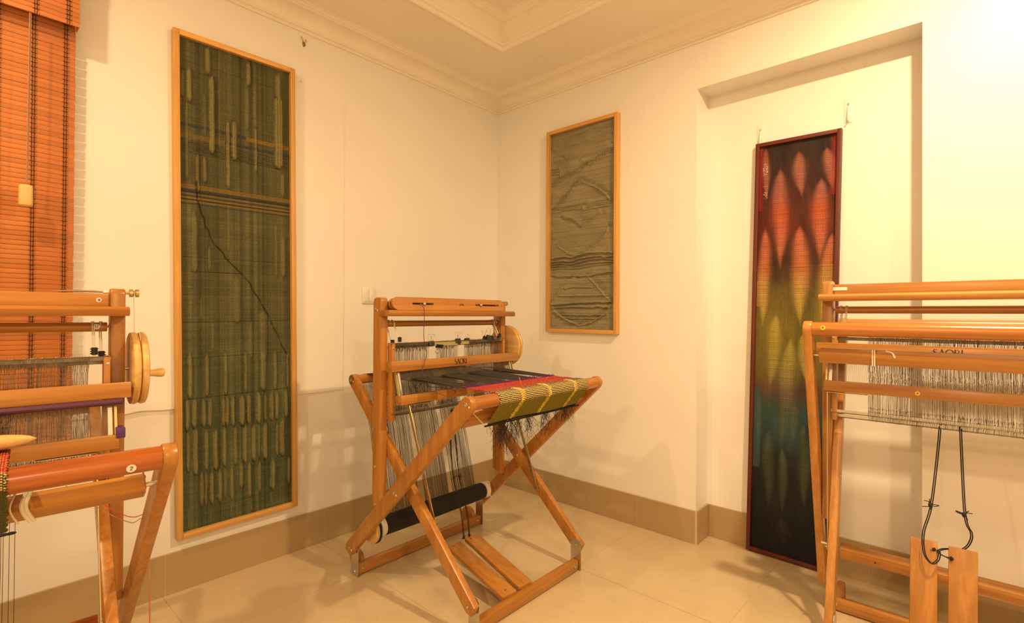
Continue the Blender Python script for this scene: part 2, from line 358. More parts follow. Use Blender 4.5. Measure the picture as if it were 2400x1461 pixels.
val = empty('valance'); val.parent = bl
while z > 2.150:
    o = bpy.data.objects.new('valance_slat', vl); COL.objects.link(o); o.parent = val; o.location = (0, .098, z); o.rotation_euler = (math.radians(-6), 0, 0); z -= pitch
bm = new(); bx(bm, BX0-.004, BX0+.0, BY+.008, .094, 2.155, 2.62, bev=.001); bx(bm, BX0+.0, BX1, BY+.008, .094, 2.575, 2.62, bev=.002); obj('head_rail', bm, M_SLAT, bl)
bm = new(); bx(bm, BX0, BX1, BY-.006, BY+.008, zb-.018, zb+.004, bev=.002); obj('bottom_rail', bm, M_SLAT, bl)
for cx in (2.262, 2.345, 2.432, 2.60, 2.90, 3.2):
    ln = []
    for s in (-1, 1):
        ln.append([(cx+s*.0035, BY+.006+.0022*math.cos(j*math.pi), 2.60-pitch*.5*j) for j in range(int((2.60-zb)/pitch*2))])
    for q in range(int((2.60-zb)/pitch)):     # the knots of the ladder
        zz = 2.60-pitch*(q+.5); ln.append([(cx-.0075, BY+.0062, zz), (cx-.0035, BY+.0075, zz-.002), (cx+.0035, BY+.0075, zz-.002), (cx+.0075, BY+.0062, zz)])
    threads('ladder_cord', ln, .0011, M_CORD, bl)
    ln = [[(cx+s*.0035, .104+.0012*math.cos(j*math.pi), 2.60-pitch*.5*j) for j in range(56)] for s in (-1, 1)]
    for q in range(27):
        zz = 2.60-pitch*(q+.5); ln.append([(cx-.0075, .102, zz), (cx+.0075, .102, zz)])
    threads('valance_cord', ln, .0011, M_CORD, bl)
bm = new(); tube(bm, [(2.358, .112, 2.145), (2.360, .113, 1.85), (2.363, .112, 1.585)], .0017, 8); tube(bm, [(2.361, .114, 2.145), (2.363, .115, 1.85), (2.365, .113, 1.585)], .0017, 8); obj('pull_cord', bm, M_CORD2, bl)
bm = new(); box(bm, (2.366, .113, 1.535), (.036, .022, .074), bev=.009, seg=3); tg = obj('cord_toggle', bm, M_WP['z'], bl, label='pale wooden cord weight')

# ---------------- the three framed weavings
def ridge(D, c, w_): return np.exp(-((D-c)/w_)**2)
def frame_parts(root, W_, H_, b, depth, mats):
    # local: X right as seen, Z up, Y into the wall (0 = wall face)
    for nm, x0, x1, z0, z1, a in (('frame_stile', -W_/2-b, -W_/2, -H_/2-b, H_/2+b, 'z'), ('frame_stile', W_/2, W_/2+b, -H_/2-b, H_/2+b, 'z'), ('frame_rail', -W_/2, W_/2, H_/2, H_/2+b, 'x'), ('frame_rail', -W_/2, W_/2, -H_/2-b, -H_/2, 'x')):
        bm = new(); bx(bm, x0, x1, -depth, 0, z0, z1, bev=.0014); obj(nm, bm, mats[a], root)
    bm = new(); bx(bm, -W_/2, W_/2, -.004, 0, -H_/2, H_/2); obj('back_board', bm, M_CARD, root, smooth=False)
PLEATS= [(0.029,0.064,0.121,0.0208,0.5),(0.08,0.058,0.128,0.0238,1),(0.236,0.003,0.06,0.0222,1),(0.269,0.061,0.225,0.0225,1.1),(0.409,0.145,0.292,0.0148,1),(0.462,0.144,0.23,0.024,1.1),(0.596,0.006,0.06,0.0217,1),(0.884,0.01,0.07,0.027,1),(0.881,0.064,0.229,0.0406,1.2),(0.062,0.129,0.286,0.0132,0.5),(0.147,0.228,0.309,0.0136,0.8),(0.207,0.231,0.288,0.0139,0.8),(0.665,0.148,0.247,0.0115,0.8),(0.929,0.236,0.291,0.0207,0.6),(0.587,0.066,0.155,0.0186,0.4),(0.336,0.002,0.211,0.008,0.3),(0.211,0.098,0.19,0.0133,0.35),(0.662,0.05,0.145,0.0152,0.3),(0.117,0.351,0.475,0.0248,0.5),(0.242,0.418,0.471,0.0129,0.5),(0.479,0.48,0.58,0.0334,0.35),(0.72,0.554,0.662,0.042,0.45),(0.085,0.523,0.572,0.0099,0.4),(0.265,0.574,0.638,0.0105,0.4),(0.929,0.383,0.476,0.0253,0.5),(0.607,0.576,0.657,0.0174,0.4),(0.17,0.522,0.573,0.0101,0.35),(0.409,0.327,0.428,0.0108,0.4),(0.86,0.354,0.476,0.0149,0.4),(0.071,0.638,0.731,0.0197,1),(0.213,0.641,0.731,0.0155,0.9),(0.374,0.641,0.733,0.0136,0.8),(0.556,0.644,0.733,0.0126,0.8),(0.718,0.643,0.732,0.0301,0.7),(0.84,0.645,0.733,0.0187,0.8),(0.968,0.645,0.734,0.0078,0.8),(0.047,0.731,0.796,0.0221,1),(0.104,0.732,0.793,0.0225,1),(0.182,0.735,0.794,0.018,1),(0.234,0.735,0.796,0.0183,1),(0.351,0.735,0.798,0.0162,1),(0.385,0.735,0.8,0.0153,1),(0.433,0.735,0.802,0.0178,1.1),(0.515,0.736,0.802,0.0256,1.2),(0.576,0.737,0.802,0.022,1.2),(0.671,0.734,0.803,0.025,1.2),(0.739,0.739,0.803,0.0152,0.8),(0.801,0.738,0.803,0.0198,1.1),(0.851,0.738,0.802,0.0201,1.1),(0.946,0.736,0.8,0.0193,1),(0.053,0.797,0.88,0.0173,0.8),(0.11,0.794,0.889,0.0226,1),(0.202,0.798,0.886,0.0181,1),(0.278,0.801,0.888,0.0202,1.2),(0.356,0.799,0.884,0.0174,1.1),(0.456,0.8,0.887,0.0157,0.9),(0.541,0.801,0.886,0.0201,1.1),(0.623,0.803,0.885,0.0224,1.2),(0.677,0.804,0.882,0.012,0.7),(0.731,0.803,0.887,0.0231,1.2),(0.855,0.808,0.885,0.0139,0.9),(0.903,0.801,0.888,0.0224,1.2),(0.162,0.884,0.957,0.0164,1.1),(0.198,0.886,0.957,0.0145,0.7),(0.245,0.887,0.957,0.0184,1.1),(0.313,0.886,0.956,0.0204,1.2),(0.364,0.887,0.954,0.0137,0.7),(0.419,0.888,0.958,0.0178,1),(0.507,0.884,0.939,0.0171,1),(0.581,0.885,0.963,0.0163,1.1),(0.678,0.887,0.958,0.0168,1),(0.806,0.888,0.96,0.0237,1.2),(0.973,0.891,0.956,0.0144,0.9),(0.002,0.88,0.948,0.0122,0.9),(0.053,0.955,0.998,0.0099,0.5),(0.237,0.962,1.002,0.0105,0.4),(0.417,0.958,1.001,0.0067,0.4),(0.795,0.962,0.999,0.0093,0.4),(0.462,0.961,1.002,0.0079,0.3),(0.601,0.964,1.0,0.0082,0.3)]
CRACK= [(0.136, 0.288), (0.147, 0.328), (0.151, 0.328), (0.175, 0.349), (0.204, 0.363), (0.207, 0.378), (0.234, 0.383), (0.249, 0.398), (0.279, 0.412), (0.363, 0.431), (0.374, 0.439), (0.504, 0.469), (0.612, 0.495), (0.617, 0.505), (0.687, 0.527), (0.746, 0.552), (0.794, 0.574), (0.824, 0.59), (0.88, 0.614), (0.911, 0.635), (0.962, 0.654)]
RIDGES= [('a',1.0,[(0.023,0.262),(0.157,0.248),(0.187,0.241),(0.36,0.226),(0.608,0.193),(0.793,0.177),(0.997,0.171)]),('a',0.7,[(0.15,0.176),(0.165,0.226)]),('b',0.6,[(0.245,0.12),(0.5,0.115),(0.662,0.094),(0.82,0.083),(0.997,0.074)]),('b',0.6,[(0.038,0.067),(0.388,0.066),(0.663,0.06),(0.998,0.045)]),('b',0.5,[(0.008,0.028),(0.317,0.029),(0.609,0.012),(0.998,0.012)]),('b',0.5,[(0.499,0.163),(0.608,0.176),(0.794,0.148),(0.997,0.123)]),('a',1.0,[(0.068,0.396),(0.245,0.343),(0.388,0.29),(0.499,0.269),(0.608,0.287),(0.767,0.323),(0.869,0.363),(0.92,0.383)]),('a',0.8,[(0.008,0.401),(0.245,0.398),(0.498,0.407),(0.526,0.398),(0.54,0.416),(0.792,0.409),(0.995,0.407)]),('b',0.7,[(0.216,0.43),(0.359,0.446),(0.498,0.483),(0.634,0.455),(0.766,0.432)]),('a',0.6,[(0.127,0.58),(0.273,0.616),(0.47,0.636),(0.606,0.623),(0.765,0.586),(0.843,0.551),(0.894,0.516)]),('c',1.0,[(0.0,0.635),(0.33,0.638),(0.484,0.632),(0.606,0.627),(0.791,0.629),(0.999,0.631)]),('c',1.0,[(0.0,0.653),(0.316,0.661),(0.442,0.652),(0.791,0.641),(0.842,0.651),(0.999,0.646)]),('c',1.0,[(0.0,0.667),(0.316,0.675),(0.456,0.666),(0.79,0.654),(0.999,0.668)]),('c',1.0,[(0.0,0.682),(0.316,0.686),(0.456,0.683),(0.79,0.673),(0.999,0.678)]),('c',0.8,[(0.0,0.696),(0.316,0.695),(0.456,0.694),(0.79,0.683),(0.999,0.691)]),('c',0.7,[(0.0,0.728),(0.386,0.733),(0.632,0.736),(0.998,0.725)]),('a',0.6,[(0.386,0.738),(0.287,0.766),(0.171,0.813),(0.023,0.87)]),('a',0.6,[(0.606,0.742),(0.738,0.791),(0.841,0.834),(0.954,0.868)]),('a',1.0,[(0.023,0.87),(0.068,0.91),(0.244,0.955),(0.483,0.982),(0.658,0.963),(0.84,0.929),(0.954,0.876)]),('c',0.5,[(0.244,0.792),(0.659,0.794)]),('c',0.5,[(0.142,0.835),(0.891,0.834)]),('c',1.0,[(0.038,0.877),(0.358,0.872),(0.605,0.867),(0.942,0.864)]),('c',0.8,[(0.053,0.895),(0.524,0.89),(0.916,0.888)]),('c',0.6,[(0.097,0.931),(0.84,0.927)]),('c',0.5,[(0.186,0.946),(0.763,0.942)]),('c',0.4,[(0.258,0.957),(0.711,0.953)]),('c',0.4,[(0.315,0.968),(0.645,0.964)]),('a',0.5,[(0.243,0.997),(0.658,0.99)]),('c',0.5,[(0.008,0.179),(0.135,0.179)]),('c',0.5,[(0.008,0.192),(0.135,0.193)]),('c',0.5,[(0.008,0.206),(0.135,0.206)])]
PETALS= [(0.521,0.025,0.573,0.141,0.073),(0.871,0.027,0.958,0.133,0.069),(0.084,0.003,0.094,0.145,0.046),(0.276,0.059,0.324,0.315,0.1),(0.809,0.096,0.816,0.302,0.096),(0.563,0.203,0.591,0.454,0.096),(0.098,0.203,0.086,0.459,0.077),(0.955,0.227,0.843,0.44,0.077),(0.28,0.419,0.216,0.614,0.074),(0.469,0.475,0.394,0.756,0.084),(0.617,0.464,0.697,0.588,0.05),(0.207,0.704,0.232,0.907,0.059),(0.673,0.677,0.705,0.888,0.064),(0.405,0.741,0.43,0.913,0.045),(0.418,0.913,0.429,0.99,0.059),(0.07,0.634,0.05,0.743,0.035),(0.53,0.634,0.544,0.727,0.045)]
def fbm(shape, sx, sy, seed):
    r = np.random.default_rng(seed); out = np.zeros(shape); amp = 1
    for k in range(4):
        ny, nx = max(2, int(sy*2**k)), max(2, int(sx*2**k)); G_ = r.normal(size=(ny+1, nx+1))
        yi = np.linspace(0, ny-1e-6, shape[0]); xi = np.linspace(0, nx-1e-6, shape[1]); y0 = yi.astype(int); x0 = xi.astype(int)
        fy_ = (yi-y0)[:, None]; fx_ = (xi-x0)[None]; fy_ = fy_*fy_*(3-2*fy_); fx_ = fx_*fx_*(3-2*fx_)
        a = G_[y0][:, x0]; b = G_[y0][:, x0+1]; c = G_[y0+1][:, x0]; d = G_[y0+1][:, x0+1]
        out += amp*((a*(1-fx_)+b*fx_)*(1-fy_)+(c*(1-fx_)+d*fx_)*fy_); amp *= .5
    return out
def dist_poly(Sx, Tz, pts):
    D = np.full(Sx.shape, 9.); SG = np.zeros(Sx.shape)
    for (a, b), (c, d) in zip(pts, pts[1:]):
        ux, uy = c-a, d-b; L2 = ux*ux+uy*uy+1e-12; k = np.clip(((Sx-a)*ux+(Tz-b)*uy)/L2, 0, 1)
        px, py = Sx-(a+k*ux), Tz-(b+k*uy); q = np.hypot(px, py); m_ = q < D; D = np.where(m_, q, D); SG = np.where(m_, py, SG)
    return D, SG
# 1: tall dark green pleated weaving on the left wall
CW, CH = .455, 2.044
p1 = empty('framed_green_tapestry', (1.669, 0.0045, 1.268), math.pi, label='tall green pleated weaving in a pale wood frame on the left wall', cat='tapestry')
p1.rotation_euler = Euler((0, -.0145, math.pi), 'XYZ')
R_, Cn = 1040, 236; s = np.linspace(0, 1, Cn)[None, :].repeat(R_, 0); t = np.linspace(0, 1, R_)[:, None].repeat(Cn, 1)
C = np.zeros((R_, Cn, 3)); base = np.array((.088, .084, .038)); C[:] = base
C *= (1+.10*fbm((R_, Cn), 5, 14, 1))[..., None]*(1+.10*rng.normal(size=(R_, 1)))[..., None]*(1+.10*rng.normal(size=(1, Cn))+.16*fbm((2, Cn), 26, 2, 4)[:1])[..., None]
gmix = np.clip((t-.55)/.25, 0, 1)[..., None]; C = C*(1-gmix)+C*np.array((.85, 1.06, 1.15))*gmix
H_ = np.zeros((R_, Cn))+.0006*fbm((R_, Cn), 4, 16, 2)
def band(t0, wd, col, s0=-.1, s1=1.1, k=.85, drift=0):
    global C
    m_ = (np.abs(t-(t0+drift*(s-.5))) < wd/2)*(s > s0)*(s < s1)*k; C = C*(1-m_[..., None])+np.array(col)*m_[..., None]
BL, YE, DK = (.035, .045, .05), (.22, .13, .02), (.022, .020, .012)
band(.174, .007, BL, s1=.575); band(.176, .008, YE, s0=.572); band(.195, .010, (.17, .105, .025), s1=.38, k=.6); band(.1945, .006, BL, s0=.38)
for q in range(9): band(.2035+.0032*q, .0013, DK, k=.7, drift=-.004)
band(.299, .010, YE, k=.55); band(.3055, .004, BL); band(.3095, .004, DK, k=.8); band(.314, .003, YE, k=.6); band(.3175, .0035, BL); band(.322, .003, YE, k=.7); band(.3255, .003, DK); band(.329, .004, YE, k=.6); band(.334, .002, BL)
for tt, a, b, kk in ((.443, 0, 1, .5), (.472, .1, .5, .7), (.576, 0, 1, .6), (.649, 0, 1, .5), (.666, 0, .8, .4), (.733, 0, 1, .5), (.90, .5, 1, .6), (.062, 0, .3, .4), (.08, .25, .6, .4), (.13, 0, .2, .4), (.27, 0, .5, .4), (.80, 0, 1, .35), (.845, .1, .7, .3)): band(tt, .0014, DK, a-.01, b+.01, k=kk)
light = np.array((.26, .225, .088))
for (cx, t0, t1, hw, a) in PLEATS:
    wav = .0015*np.sin(t*90+cx*40); d = (s-cx-wav)/hw; e = .010
    inn = np.clip((t-t0)/e, 0, 1)*np.clip((t1-t)/e, 0, 1); inn = np.sqrt(np.clip(inn, 0, 1))
    dd = d/np.clip(inn, .25, 1); body = np.clip(1-dd**2, 0, 1)*(inn > 0)
    H_ = np.maximum(H_, a*hw*CW*1.25*np.sqrt(body)); sh_ = np.exp(-((np.abs(d)-1.3)/.35)**2)*(inn > 0); H_ -= .0024*a*sh_
    kk = np.clip(.75*a, 0, .8)*(body > .05)*np.clip(inn, .3, 1)*(.72+.28*np.cos(d*9+cx*50)); C = C*(1-kk[..., None])+light*kk[..., None]*(1+.18*np.sin(t*2200))[..., None]
    if a > .55 and int(cx*1000) % 3 == 0:
        kk = .5*(np.abs(d+.1) < .18)*(inn > .6); C = C*(1-kk[..., None])+np.array((.16, .07, .03))*kk[..., None]
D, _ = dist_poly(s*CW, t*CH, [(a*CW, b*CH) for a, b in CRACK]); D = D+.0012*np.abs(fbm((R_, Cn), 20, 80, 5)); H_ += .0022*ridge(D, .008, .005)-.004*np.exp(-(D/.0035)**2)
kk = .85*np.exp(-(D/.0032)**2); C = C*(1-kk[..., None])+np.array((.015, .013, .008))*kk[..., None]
C *= (1+.17*rng.normal(size=C.shape[:2])).clip(.4, 1.8)[..., None]
X = (s-.5)*CW; Z = (.5-t)*CH; Y = -.014-np.clip(H_, -.006, .018)
frame_parts(p1, CW, CH, .022, .034, M_FR)
grid_obj('woven_panel', X, Y, Z, C, M_CLOTH, p1)
# 2: grey-green crinkled weaving on the right wall
CW, CH = .463, 1.205
p2 = empty('framed_grey_tapestry', (0, .706, 1.666), math.pi/2, label='shorter grey crinkled weaving in a pale wood frame on the right wall', cat='tapestry')
R_, Cn = 700, 260; s = np.linspace(0, 1, Cn)[None, :].repeat(R_, 0); t = np.linspace(0, 1, R_)[:, None].repeat(Cn, 1)
H_ = 0.0026*fbm((R_, Cn), 3, 22, 12)*(1.1-.4*t)+.0006*fbm((R_, Cn), 6, 90, 11)
for kind, a, pts in RIDGES:
    wob = .003*fbm((R_, Cn), 8, 20, 31); D, SG = dist_poly(s*CW, t*CH+wob, [(p*CW, q*CH) for p, q in pts])
    if kind == 'a':      # welted seam with puckers running off it
        H_ += a*.0095*np.exp(-(D/.0042)**2); pk = np.exp(-(np.abs(D-.016)/.016)**2)*np.clip(-SG*80, 0, 1); H_ += a*.0060*pk*np.sin(s*CW*620+t*CH*160)-a*.004*pk
    elif kind == 'b': H_ += a*.013*np.exp(-(D/.014)**2)-a*.007*np.exp(-((D-.022)/.014)**2)*(SG > 0)
    else: H_ += a*.010*np.exp(-(D/.0042)**2)-a*.008*np.exp(-((D-.010)/.005)**2)*(SG > 0)
H_ += .0004*rng.normal(size=(R_, 1)); C = np.zeros((R_, Cn, 3)); C[:] = (.27, .235, .140)
C *= (1+.06*fbm((R_, Cn), 4, 9, 8))[..., None]*(1+.10*rng.normal(size=(R_, 1)))[..., None]*(1+.12*rng.normal(size=(R_, Cn)))[..., None]
H_ *= np.clip(np.minimum(np.minimum(s, 1-s)*25, np.minimum(t, 1-t)*60), .2, 1)
frame_parts(p2, CW, CH, .021, .034, M_FR)
grid_obj('woven_panel', (s-.5)*CW, -.012-np.clip(H_, -.008, .022), (.5-t)*CH, C, M_CLOTH, p2)
# 3: dark red frame with a shaded red-to-navy gauze weaving, leaning in the recess
CW, CH = .325, 1.95
p3 = empty('framed_rainbow_weaving', (-.1165, 1.806, .0045+CH/2+.0185), math.pi/2, label='red, yellow and navy gauze weaving in a dark red frame leaning in the recess', cat='tapestry')
lean = math.atan2(.021, 1.98)
p3.matrix_world = Matrix.Translation((-.1345, 1.804, .0040+CH/2+.018)) @ Matrix.Rotation(math.pi/2, 4, 'Z') @ Matrix.Rotation(-lean, 4, 'X') @ Matrix.Rotation(.0175, 4, 'Y')
R_, Cn = 900, 180; s = np.linspace(0, 1, Cn)[None, :].repeat(R_, 0); t = np.linspace(0, 1, R_)[:, None].repeat(Cn, 1)
def grad(stops):
    ts = [a for a, _ in stops]; return np.stack([np.interp(t, ts, [c[i] for _, c in stops]) for i in range(3)], -1)
DKC = grad([(0, (.022, .012, .010)), (.10, (.035, .009, .007)), (.2, (.085, .014, .008)), (.29, (.04, .014, .009)), (.33, (.06, .030, .012)), (.36, (.11, .080, .020)), (.45, (.16, .130, .022)), (.55, (.13, .11, .026)), (.60, (.09, .05, .03)), (.65, (.03, .065, .058)), (.72, (.02, .050, .050)), (.76, (.018, .022, .022)), (.88, (.010, .012, .016)), (.93, (.006, .006, .012)), (1, (.005, .005, .010))])
LTC = .82*grad([(0, (.30, .03, .02)), (.05, (.38, .14, .10)), (.12, (.40, .13, .10)), (.17, (.55, .11, .04)), (.24, (.55, .16, .09)), (.31, (.55, .19, .07)), (.33, (.56, .28, .09)), (.40, (.52, .38, .09)), (.47, (.50, .40, .06)), (.56, (.36, .30, .09)), (.61, (.20, .14, .09)), (.66, (.09, .125, .085)), (.74, (.08, .125, .095)), (.80, (.09, .105, .07)), (.9, (.05, .045, .04)), (.95, (.02, .014, .02)), (1, (.01, .01, .015))])
K = np.zeros((R_, Cn))
for (a, t0, c, t1, hw) in PETALS:
    v = np.clip((t-t0)/(t1-t0), 0, 1); cx = a+(c-a)*v; inn = (t > t0)*(t < t1); prof_ = np.power(np.clip(np.sin(np.pi*np.power(v, .72)), 0, 1), 1.05)*np.where(t < .3, .93, 1.05)
    ww = hw*1.05*prof_+1e-4; d = np.abs(s-cx+.008*np.sin(t*40+a*9))/ww; K = np.maximum(K, inn*np.exp(-np.power(d*.92, 2.6))*np.clip(prof_*2.2, 0, 1))
rb = np.clip((s-.9)/.1, 0, 1)*(t < .14); lb = np.clip((.07-s)/.07, 0, 1)
K = np.clip(K, 0, 1); fine = .86+.14*np.sin(s*2*np.pi*46+2*np.sin(t*30)); hor = 1+.10*rng.normal(size=(R_, 1))+.10*np.sin(t*2*np.pi*190)
C = DKC*(1+.18*fbm((R_, Cn), 6, 10, 21))[..., None].clip(.4, 1.7)*(1-K[..., None])+LTC*K[..., None]*(fine*hor)[..., None]
red = np.array((.30, .015, .010)); kk = (np.clip(rb+lb*(t < .16), 0, 1)*.8)[..., None]; C = C*(1-kk)+red*kk
edge = ((s < .13)*(t > .335)*(t < .40)+(s > .86)*(t > .3)*(t < .40))[..., None]*.55; C = C*(1-edge)+np.array((.42, .26, .07))*edge*(hor*fine)[..., None]
edge = ((s < .10)*(t > .60)*(t < .80))[..., None]*.6; C = C*(1-edge)+np.array((.05, .10, .12))*edge
C *= (1+.10*rng.normal(size=(R_, Cn)))[..., None]*(1+.06*rng.normal(size=(1, Cn)))[..., None]
gl = (rng.random((R_, Cn)) < .16)*(s > .045)*(s < .115)*(t > .04)*(t < .15)*np.clip(.4+fbm((R_, Cn), 3, 60, 77), 0, 1) > .25; C[gl] = (.75, .62, .58)
frame_parts(p3, CW, CH, .0175, .026, M_MAH)
M_GAUZE = attr_mat('gauze_cloth', rough=.6, weave=.25)
grid_obj('woven_panel', (s-.5)*CW, -.010-.0008*fbm((R_, Cn), 8, 20, 3)-.0008*K, (.5-t)*CH, C, M_GAUZE, p3)
# ---------------- floor looms.  Local frame: x to the weaver's right, y from the weaver to the back, z up
OPEN = dict(yb=-.288, zb=.842, yk=.547, zk=.846, yA=.450, zA=.131, yB=-.236, zB=.110, zu=1.219, dy=0, dz=0, bt=0)
FOLD = dict(yb=-.157, zb=1.105, yk=.160, zk=1.118, yA=.125, zA=.120, yB=-.135, zB=.085, zu=1.283, dy=-.251, dz=.066, bt=.032)
T = .028
LETTERS = {   # strokes: (points, widths), on a unit-high grid
 'S': ([[(.44, .93), (.30, 1.0), (.12, .93), (.07, .80), (.15, .65), (.34, .47), (.46, .30), (.44, .12), (.28, 0), (.08, .05), (.03, .12)]], [[.03, .03, .06, .09, .13, .15, .13, .09, .04, .03, .03]], .52),
 'A': ([[(.02, 0), (.27, 1.0)], [(.27, 1.0), (.56, 0)], [(.10, .22), (.50, .22)]], [[.04, .04], [.13, .14], [.03, .03]], .60),
 'O': ([[(.36+.34*math.sin(a), .5+.5*math.cos(a)) for a in [i*math.pi/10 for i in range(21)]]], [[.04+.07*abs(math.sin(i*math.pi/10)) for i in range(21)]], .76),
 'R': ([[(.07, 0), (.07, 1)], [(.07, .97), (.28, .97), (.40, .85), (.40, .68), (.28, .55), (.07, .52)], [(.20, .53), (.50, 0)]], [[.13, .13], [.03, .04, .07, .07, .04, .03], [.10, .13]], .56),
 'I': ([[(.09, 0), (.09, 1)]], [[.13, .13]], .18)}
def lettering(name, word, x0, x1, y, z0, z1, parent, mat=None, th=.0006):
    tot = sum(LETTERS[c][2] for c in word)-.04; kx = (x1-x0)/tot; kz = z1-z0; bm = new(); cx = 0
    for c in word:
        for pts, ws in zip(LETTERS[c][0], LETTERS[c][1]):
            P = [Vector((x0+(cx+p[0])*kx, y, z0+p[1]*kz)) for p in pts]; L_, R_ = [], []
            for i, p in enumerate(P):
                d = P[min(i+1, len(P)-1)]-P[max(i-1, 0)]; n_ = Vector((-d.z, 0, d.x)).normalized()*(ws[i]*kz*.5)
                L_.append(bm.verts.new(p+n_)); R_.append(bm.verts.new(p-n_))
            for i in range(len(P)-1): bm.faces.new((L_[i], L_[i+1], R_[i+1], R_[i]))
        cx += LETTERS[c][2]
    r = bmesh.ops.extrude_face_region(bm, geom=bm.faces[:]); bmesh.ops.translate(bm, vec=(0, -th, 0), verts=[v for v in r['geom'] if isinstance(v, bmesh.types.BMVert)])
    return obj(name, bm, mat or M_INK, parent, smooth=False)
def leg_board(p0, p1, x0, x1, w_, foot=.5, nose=.028):
    # flat board in the y-z plane from the beam end p0 (rounded) down to the foot p1 (clipped corner)
    a, b = Vector((0, *p0)), Vector((0, *p1)); d = (b-a).normalized(); n_ = Vector((0, -d.z, d.y)); h = w_/2; poly = []
    for k in range(9):
        an = math.pi*k/8; v = a-d*(math.sin(an)*min(h, nose))+n_*(h*math.cos(an)) ; poly.append((v.y, v.z))
    e = b+d*.018
    v = e-n_*h-d*.0; poly.append((v.y, v.z)); v = e+n_*h*foot+d*.012; poly.append((v.y, v.z)); v = e+n_*h-d*.012; poly.append((v.y, v.z))
    bm = new(); prism(bm, poly, x0, x1, bev=.004); return bm
def screw(x, y, z, s, r, parent, cap=True, m=None):
    # a bolt head lying on a side face; s = +1 / -1 is the way it looks along x
    bm = new(); lathe(bm, (x, y, z), (s, 0, 0), [(0, r), (.0018, r), (.003, r*.75), (.0031, r*.45), (.0016, r*.42)], 14); o = obj('bolt', bm, m or M_STEEL, parent)
    if cap:
        bm = new(); lathe(bm, (x, y-.016, z-.006), (s, 0, 0), [(0, .0035), (.0008, .0035), (.001, .0025)], 10); obj('dowel_plug', bm, M_WHITE, parent)
    return o
def build_loom(name, loc, rz, W, P, label, yarn=None):
    h = W/2; L = empty(name, (loc[0], loc[1], 0), rz, label=label, cat='loom', group='folding floor looms'); wd, pale = (M_W, M_WL)
    q = lambda y, z: (y+P['dy'], z+P['dz'])
    yb, zb, yk, zk, yA, zA, yB, zB = (P[k] for k in ('yb', 'zb', 'yk', 'zk', 'yA', 'zA', 'yB', 'zB'))
    main = pale if P is FOLD else wd
    # X-shaped sides
    A = np.array([[yA-yb, -(yB-yk)], [zA-zb, -(zB-zk)]]); r = np.linalg.solve(A, [yk-yb, zk-zb]); py, pz = yb+(yA-yb)*r[0], zb+(zA-zb)*r[0]
    if P is FOLD: py, pz = 0.0, .56
    for s in (-1, 1):
        xo = lambda a, b: (min(s*(h-a), s*(h-b)), max(s*(h-a), s*(h-b)))
        x0, x1 = xo(0, T); o = obj('front_leg', leg_board((yb, zb), (yA, zA), x0, x1, .056), main['z'], L)
        screw(s*h, yb, zb, s, .0085, o); screw(s*h, py, pz, s, .0075, o); screw(s*h, yA-.004, zA+.002, s, .006, o)
        x0, x1 = xo(2*T+.008, 3*T+.008); o = obj('back_leg', leg_board((yk, zk), (yB, zB), x0, x1, .052), main['z'], L)
        screw(s*(h-2*T-.008), yk, zk, s, .0085, o); screw(s*(h-3*T-.008), py, pz, -s, .006, o, False); screw(s*(h-3*T-.008), yB, zB, -s, .006, o); screw(s*(h-2*T-.008), yB+.004, zB, s, .006, o, False)
        # upright post with rounded top
        y0, y1 = .262+P['dy'], .320+P['dy']; zt = P['zu']; zl = .318+P['dz']
        poly = [(y0, zl), (y1, zl+.02), (y1, zt-.022)]+[(y1-.022+.022*math.cos(a), zt-.022+.022*math.sin(a)) for a in (.5, 1.0, 1.571)]+[(y0+.016-.016*math.sin(a), zt-.016+.016*math.cos(a)) for a in (.0, .5, 1.0, 1.571)]
        x0, x1 = xo(T+.001, T+.0355); bm = new(); prism(bm, poly, x0, x1, bev=.004); po = obj('post', bm, main['z'], L)
        screw(s*(h-T-.001), (y0+y1)/2+.012, zt-.048, s, .0075, po); screw(s*(h-T-.001), (y0+y1)/2+.004, zl+.032, s, .005, po); screw(s*(h-T-.001), (y0+y1)/2+.008, zl+.19, s, .005, po, False)
        for z_ in (.108, .30): screw(s*(h-T-.0355), y0+.030, zt-z_, -s, .004, po, False)
        # metal foot plates
        for (yy, zz, xx, nm) in ((yA, zA, h-T-.0015, 'f'), (yB, zB, h-3*T-.0095, 'b')):
            bm = new(); pl = [(yy-.027, .004), (yy-.022, 0), (yy+.022, 0), (yy+.027, .004), (yy+.027, zz+.012), (yy+.010, zz+.026), (yy-.016, zz+.026), (yy-.027, zz+.012)]
            prism(bm, pl, s*xx-.0012, s*xx+.0012); o = obj('foot_plate', bm, M_STEEL, L)
            screw(s*(xx+.0012), yy, .018, s, .005, o, False)
        # caster discs beside the rear bar
        bm = new(); cyl(bm, (s*(h-T-.030), yA+.045, .047), (s*(h-T-.052), yA+.045, .047), .046, 28, .003); obj('caster', bm, main['y'], L)
    def foot(yy, xx, nm):
        bm = new(); bx(bm, -xx, xx, yy-.017, yy+.017, .003, .050, bev=.007); o = obj('foot_bar', bm, main['x'], L)
        for s in (-1, 1): 
            bm = new(); cyl(bm, (s*(xx-.030), yy-.017, .028), (s*(xx-.030), yy-.021, .028), .006, 14, .001); obj('bolt', bm, M_STEEL, o)
        return o
    foot(yA, h-T-.003, 0); fb = foot(yB, h-3*T-.011, 1)
    # beams
    bm = new(); cyl(bm, (-h+T, yb, zb), (h-T, yb, zb), .0245, 32); o = obj('breast_beam', bm, M_WD['x'] if 'left' in label else M_WM['x'], L); 
    bm = new(); cyl(bm, (-h+3*T+.008-T, yk, zk), (h-2*T-.008, yk, zk), .022, 28); obj('back_beam', bm, M_WL['x'] if P is FOLD else M_WM['x'], L)
